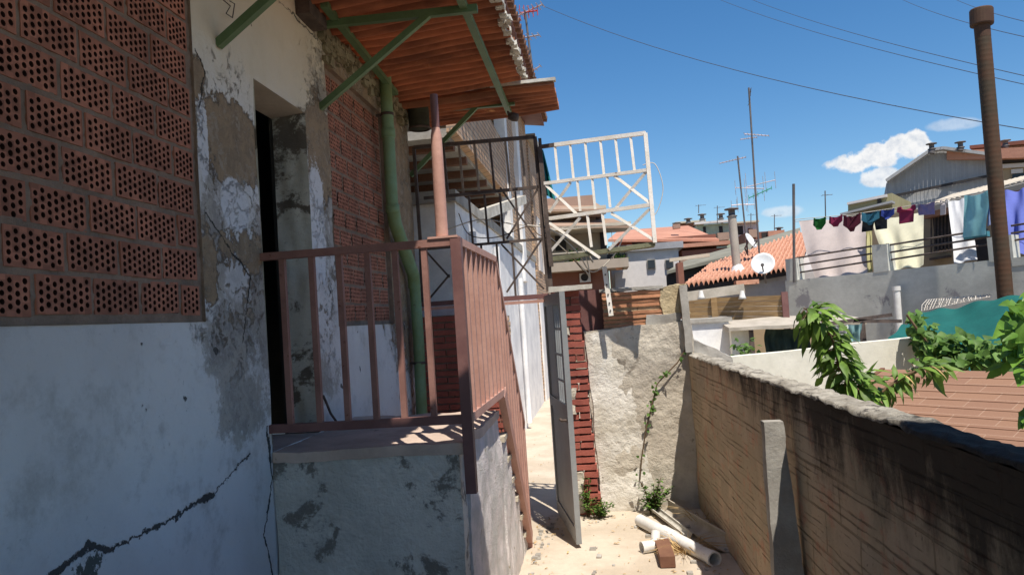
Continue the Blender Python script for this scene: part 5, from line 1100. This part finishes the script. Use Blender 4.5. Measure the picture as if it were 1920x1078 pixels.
# ================================================================== WIRES IN THE SKY
def cable(p, q, r, sag, label, Y1=60, Y2=25):
    A_2, B_2 = PY(*p, Y1), PY(*q, Y2); pts = [A_2.lerp(B_2, t/16)-Vector((0, 0, sag*4*(t/16)*(1-t/16))) for t in range(17)]; tag(obj('overhead_cable', MB().tube(pts, r, 5), m_wire), label, 'cable', 'overhead cables')
cable((1010, 8), (1990, 254), .020, 1.0, 'lowest overhead cable crossing behind the rusty flue', 60, 30)
cable((1340, -4), (1990, 174), .014, .4, 'second lowest overhead cable across the upper right sky')
cable((1400, -4), (1990, 158), .014, .35, 'middle overhead cable running just above its twin')
cable((1680, -6), (1990, 84), .014, .3, 'second highest overhead cable passing the cap of the flue')
cable((1780, -6), (1990, 56), .014, .2, 'highest overhead cable in the top right corner')
# ================================================================== UPPER RIGHT BUILDINGS
gh = thing('gable_warehouse', PY(1750, 400, 36), 'tall grey gable-ended building clad in ribbed sheet behind the laundry', 'building')
gpt = [(1662, 450), (1662, 343), (1745, 286), (1768, 283), (1862, 296), (1870, 450)]
P_ = [PL(x, y, (12, 40), (22, 36)) for x, y in gpt]; kk = Vector((3, 9, 0)); b = MB(); b.prism([(p.x, p.y, p.z if i not in (0, 5) else 0) for i, p in enumerate(P_)], kk); obj('gable_wall', b, m_steelgrey, gh)
b = MB()
for i in range(26):
    px = 1668+i*7.8; yt = 343-(px-1662)*.687 if px < 1745 else (283+(px-1768)*.138 if px > 1768 else 285); p = PL(px, yt+2, (12, 40), (22, 36)); q = PL(px+1, 400, (12, 40), (22, 36)); kf = Vector((-.05, -.12, 0)); b.bar(p+kf, q+kf, .015, .006)
obj('cladding_ribs', b, m_steelgrey, gh)
b = MB()
for (i, j) in ((1, 2), (2, 3), (3, 4)):
    b.bar(P_[i]+Vector((-.1, -.3, .05)), P_[j]+Vector((-.1, -.3, .05)), .5, .14)
obj('verge_trim', b, m_steelgrey, gh)
rb = MB(); rb.hexa([P_[3]+Vector((0, 0, .1)), P_[4]+Vector((0, 0, .1)), P_[4]+kk+Vector((0, 0, .1)), P_[3]+kk+Vector((0, 0, .6)), P_[3]+Vector((0, 0, .2)), P_[4]+Vector((0, 0, .2)), P_[4]+kk+Vector((0, 0, .2)), P_[3]+kk+Vector((0, 0, .7))]); obj('roof', rb, m_tilefar, gh)
obj('seam', MB().bar(PL(1664, 371, (12, 40), (22, 36))+Vector((-.1, -.2, 0)), PL(1868, 328, (12, 40), (22, 36))+Vector((-.1, -.2, 0)), .06, .12), m_shadow, gh)
bb_ = thing('brown_block', PL(1900, 400, (15, 34), (22, 28)), 'brown and salmon apartment building with a white-framed window at the right edge', 'building')
UA, UB = (15.2, 40), (30, 30)
def ub_(b, x0, yt0, x1, yt1, yb0, yb1, off, th=.3):
    a, c, a0_, c0_ = PL(x0, yt0, UA, UB, off), PL(x1, yt1, UA, UB, off), PL(x0, yb0, UA, UB, off), PL(x1, yb1, UA, UB, off); n2 = (PL(x0, yt0, UA, UB, off+th)-a); n2 = Vector((.56*th, .83*th, 0)); return b.hexa([a0_, c0_, c0_+n2, a0_+n2, a, c, c+n2, a+n2])
obj('wall', ub_(MB(), 1840, 285, 1990, 275, 460, 460, .0, 6), m_tanwall, bb_)
obj('roof', ub_(MB(), 1775, 284, 1990, 272, 300, 294, -.8, 5), m_tilefar, bb_)
obj('attic', ub_(MB(), 1826, 277, 1990, 262, 288, 278, .8, 3), m_pinkwall, bb_)
obj('attic_roof', ub_(MB(), 1818, 273, 1990, 256, 279, 264, .4, 4), m_brownwall, bb_)
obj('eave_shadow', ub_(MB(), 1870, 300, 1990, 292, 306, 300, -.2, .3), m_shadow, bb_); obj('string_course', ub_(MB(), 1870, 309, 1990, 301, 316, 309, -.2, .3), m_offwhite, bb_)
wd = obj('window', ub_(MB(), 1896, 318, 1918, 316, 326, 324, -.1, .2), m_offwhite, bb_); obj('pane', ub_(MB(), 1898, 327, 1990, 318, 348, 336, -.1, .2), m_glass, wd)
for k, (px, yb, yt, lab) in enumerate(((1746, 288, 267, 'dark ribbed flue at the peak of the grey gable'), (1800, 283, 264, 'dark flue midway along the red ridge'), (1884, 278, 261, 'brown flue on the roof just right of the rusty pipe'))):
    chimney('roof_flue', px, yb, yt, 37, .14, m_mast, lab, group='flues on the gable roof')
bx_ = thing('flat_beige_block', PL(1625, 420, (14, 30), (20, 26)), 'low olive-beige flat block left of the grey gable', 'building')
FA, FB = (10.5, 28), (15, 25.5)
fp = lambda x, y, o=0: PL(x, y, FA, FB, o)
m_olive = M('olive_beige_wall', (.33, .30, .17), None, .6, bmp=0)
n2 = Vector((.5, .86, 0))
def fb(b, x0, yt0, x1, yt1, yb0, yb1, off, th): return b.hexa([fp(x0, yb0, off), fp(x1, yb1, off), fp(x1, yb1, off)+n2*th, fp(x0, yb0, off)+n2*th, fp(x0, yt0, off), fp(x1, yt1, off), fp(x1, yt1, off)+n2*th, fp(x0, yt0, off)+n2*th])
obj('wall', fb(MB(), 1590, 383, 1672, 362, 470, 470, .2, 4), m_olive, bx_); obj('roof_slab', fb(MB(), 1588, 380, 1662, 364, 384, 369, 0, 4.4), m_offwhite, bx_); obj('window', fb(MB(), 1645, 372, 1652, 370, 384, 382, .12, .1), m_shadow, bx_); obj('eave', fb(MB(), 1575, 400, 1672, 376, 404, 380, -.3, .6), m_steelgrey, bx_)
# ================================================================== BRANCHES
def branch(name, path, Y, n, Ls, spread, mat, label, cat='tree', root=None, lw=.42, droop=.5, dens=None, depth=.12):
    pts = [PY(x, y, Y+ (k*.0)) for k, (x, y) in enumerate(path)]
    t = thing(name, root or pts[-1], label, cat); tb = MB(); lb = MB()
    allp = pts+([root] if root else [])
    tb.tube(allp, [.004+.012*i/len(allp) for i in range(len(allp))], 7)
    seg_ = [(pts[i+1]-pts[i]).length for i in range(len(pts)-1)]; tot = sum(seg_)
    for i in range(len(pts)-1):
        for k in range(max(1, int(n*seg_[i]/tot))):
            f_ = random.random(); c = pts[i].lerp(pts[i+1], f_); ax2 = (pts[i]-pts[i+1]).normalized()
            sd2 = rv3(); sd2 = (sd2-ax2*sd2.dot(ax2)).normalized(); dv = (sd2+ax2*random.uniform(-.1, .8)+Vector((0, 0, -.65))).normalized(); p = c+sd2*random.uniform(.0, spread)*random.uniform(.3, 1.5)
            p.y = c.y+max(-depth, min(depth, p.y-c.y))
            if random.random() < .4: tb.tube([c, p], .0025, 4)
            leaf(lb, p, dv, (Vector((-.1, -.5, 1))+rv3()*.5).normalized(), Ls*random.choice([.4, .6, .85, 1, 1.2])*random.uniform(.85, 1.1), Ls*lw*.8*random.uniform(.8, 1.1), droop, .3)
    obj('branches', tb, m_twig, t); obj('foliage', lb, mat, t); return t
rootp = Vector((1.45, 4.25, 0))
branch('leafy_shoot', [(1508, 578), (1540, 600), (1562, 640), (1575, 690), (1600, 730), (1645, 748)], 4.35, 360, .12, .075, m_leaf, 'tall arching leafy shoot rising from behind the boundary wall', 'tree', rootp, .40, .5)
branch('side_shoot', [(1768, 690), (1735, 688), (1700, 703), (1665, 725), (1640, 745)], 4.4, 85, .11, .04, m_leaf, 'sideways leafy shoot with withered tips over the shingle roof', 'tree', rootp+Vector((.05, .05, 0)), .42, .5)
ws = MB()
for px, py, dx in ((1690, 700, 30), (1745, 685, 38), (1690, 712, 42), (1730, 690, 20), (1755, 682, 45)):
    p = PY(px, py, 4.36); q = PY(px+dx, py+dx*.5, 4.3); leaf(ws, p, q-p, Vector((0, 0, 1)), (q-p).length, .02, .3)
tag(obj('withered_leaves', ws, m_dry), 'straw-coloured withered leaves at the tip of the side shoot', 'leaves')
def bigleaf_tree():
    t = thing('broadleaf_tree', Vector((2.6, 3.0, 0)), 'tree with broad bright leaves reaching in at the right edge', 'tree'); lb = MB(); tb = MB()
    base = PY(1990, 640, 3.1); tb.tube([(base.x+.1, 3.0, 0), (base.x+.05, 3.05, .9), tuple(base), tuple(PY(1930, 590, 3.1))], [.03, .025, .012, .006], 8)
    spec = [((1925, 575), (1868, 640), .16), ((1930, 600), (1872, 612), .15), ((1935, 560), (1890, 575), .14), ((1925, 650), (1866, 700), .17), ((1935, 630), (1885, 665), .14), ((1940, 590), (1895, 640), .15), ((1930, 680), (1905, 650), .11), ((1945, 560), (1905, 600), .15), ((1935, 610), (1900, 560), .12), ((1940, 660), (1880, 655), .13), ((1935, 760), (1905, 800), .10), ((1942, 700), (1910, 690), .12), ((1950, 640), (1912, 640), .13), ((1950, 540), (1915, 565), .13)]
    for i, (a, c, L_) in enumerate(spec):
        p = PY(*a, 3.1+random.uniform(-.1, .1)); q = PY(*c, 3.05+random.uniform(-.15, .05)); tb.tube([base, p], .004, 5); leaf(lb, p, q-p, (Vector((-.2, -.7, .8))+rv3()*.5).normalized(), (q-p).length*.8, (q-p).length*.34, .25, .35)
        for _ in range(3):
            o2 = p.lerp(q, random.uniform(.1, .9)); leaf(lb, o2, (q-p)+rv3()*.08, (Vector((-.2, -.7, .8))+rv3()*.6).normalized(), random.uniform(.06, .10), random.uniform(.03, .045), .3, .35)
    obj('trunk', tb, m_twig, t); obj('foliage', lb, m_bigleaf, t)
bigleaf_tree()
vine = thing('grape_vine', PY(1800, 690, 7.9), 'dense climbing vine between the cream wall and the shingle roof', 'climbing plant'); lb = MB(); tb = MB()
for (x0, y0, rx, ry, n_, Y) in ((1718, 605, 16, 18, 40, 8.3), (1735, 640, 22, 26, 90, 8.3), (1765, 665, 34, 22, 150, 8.0), (1800, 650, 36, 22, 110, 8.0), (1840, 660, 34, 26, 80, 7.8), (1880, 665, 40, 26, 110, 7.6), (1815, 682, 80, 10, 130, 7.7), (1770, 640, 50, 14, 60, 8.1), (1735, 620, 20, 12, 30, 8.1), (1925, 668, 40, 30, 70, 7.4)):
    for i in range(n_):
        a = random.uniform(0, 6.28); r = math.sqrt(random.random()); p = PY(x0+rx*r*math.cos(a), y0+ry*r*math.sin(a), Y+random.uniform(-.25, .35)); dv = rv3(); dv.z -= .3; leaf(lb, p, dv, (Vector((0, -.5, 1))+rv3()*.6).normalized(), random.uniform(.06, .12), .09, .3, .3)
vp = [PY(x, y, 8.0) for x, y in ((1700, 590), (1722, 620), (1745, 650), (1790, 665), (1850, 668), (1940, 660))]; tb.tube(vp, .012, 6); tb.tube([vp[2], (vp[2].x, 8.0, 0)], .02, 6); tb.tube([vp[4], (vp[4].x, 8.0, 0)], .02, 6)
obj('stem', tb, m_twig, vine); obj('foliage', lb, m_vine, vine)
t = thing('small_bush', PY(1398, 668, 10.5), 'small green sprig between white hut and lean-to', 'plant'); lb = MB(); c = PY(1398, 655, 10.5)
for i in range(45): leaf(lb, c+Vector((random.gauss(0, .1), random.gauss(0, .1), random.gauss(0, .06))), rv3(), Vector((0, -.3, 1)), .09, .06)
obj('foliage', lb, m_weed, t); obj('stem', MB().tube([(c.x, c.y, 0), tuple(c)], .01, 6), m_twig, t)
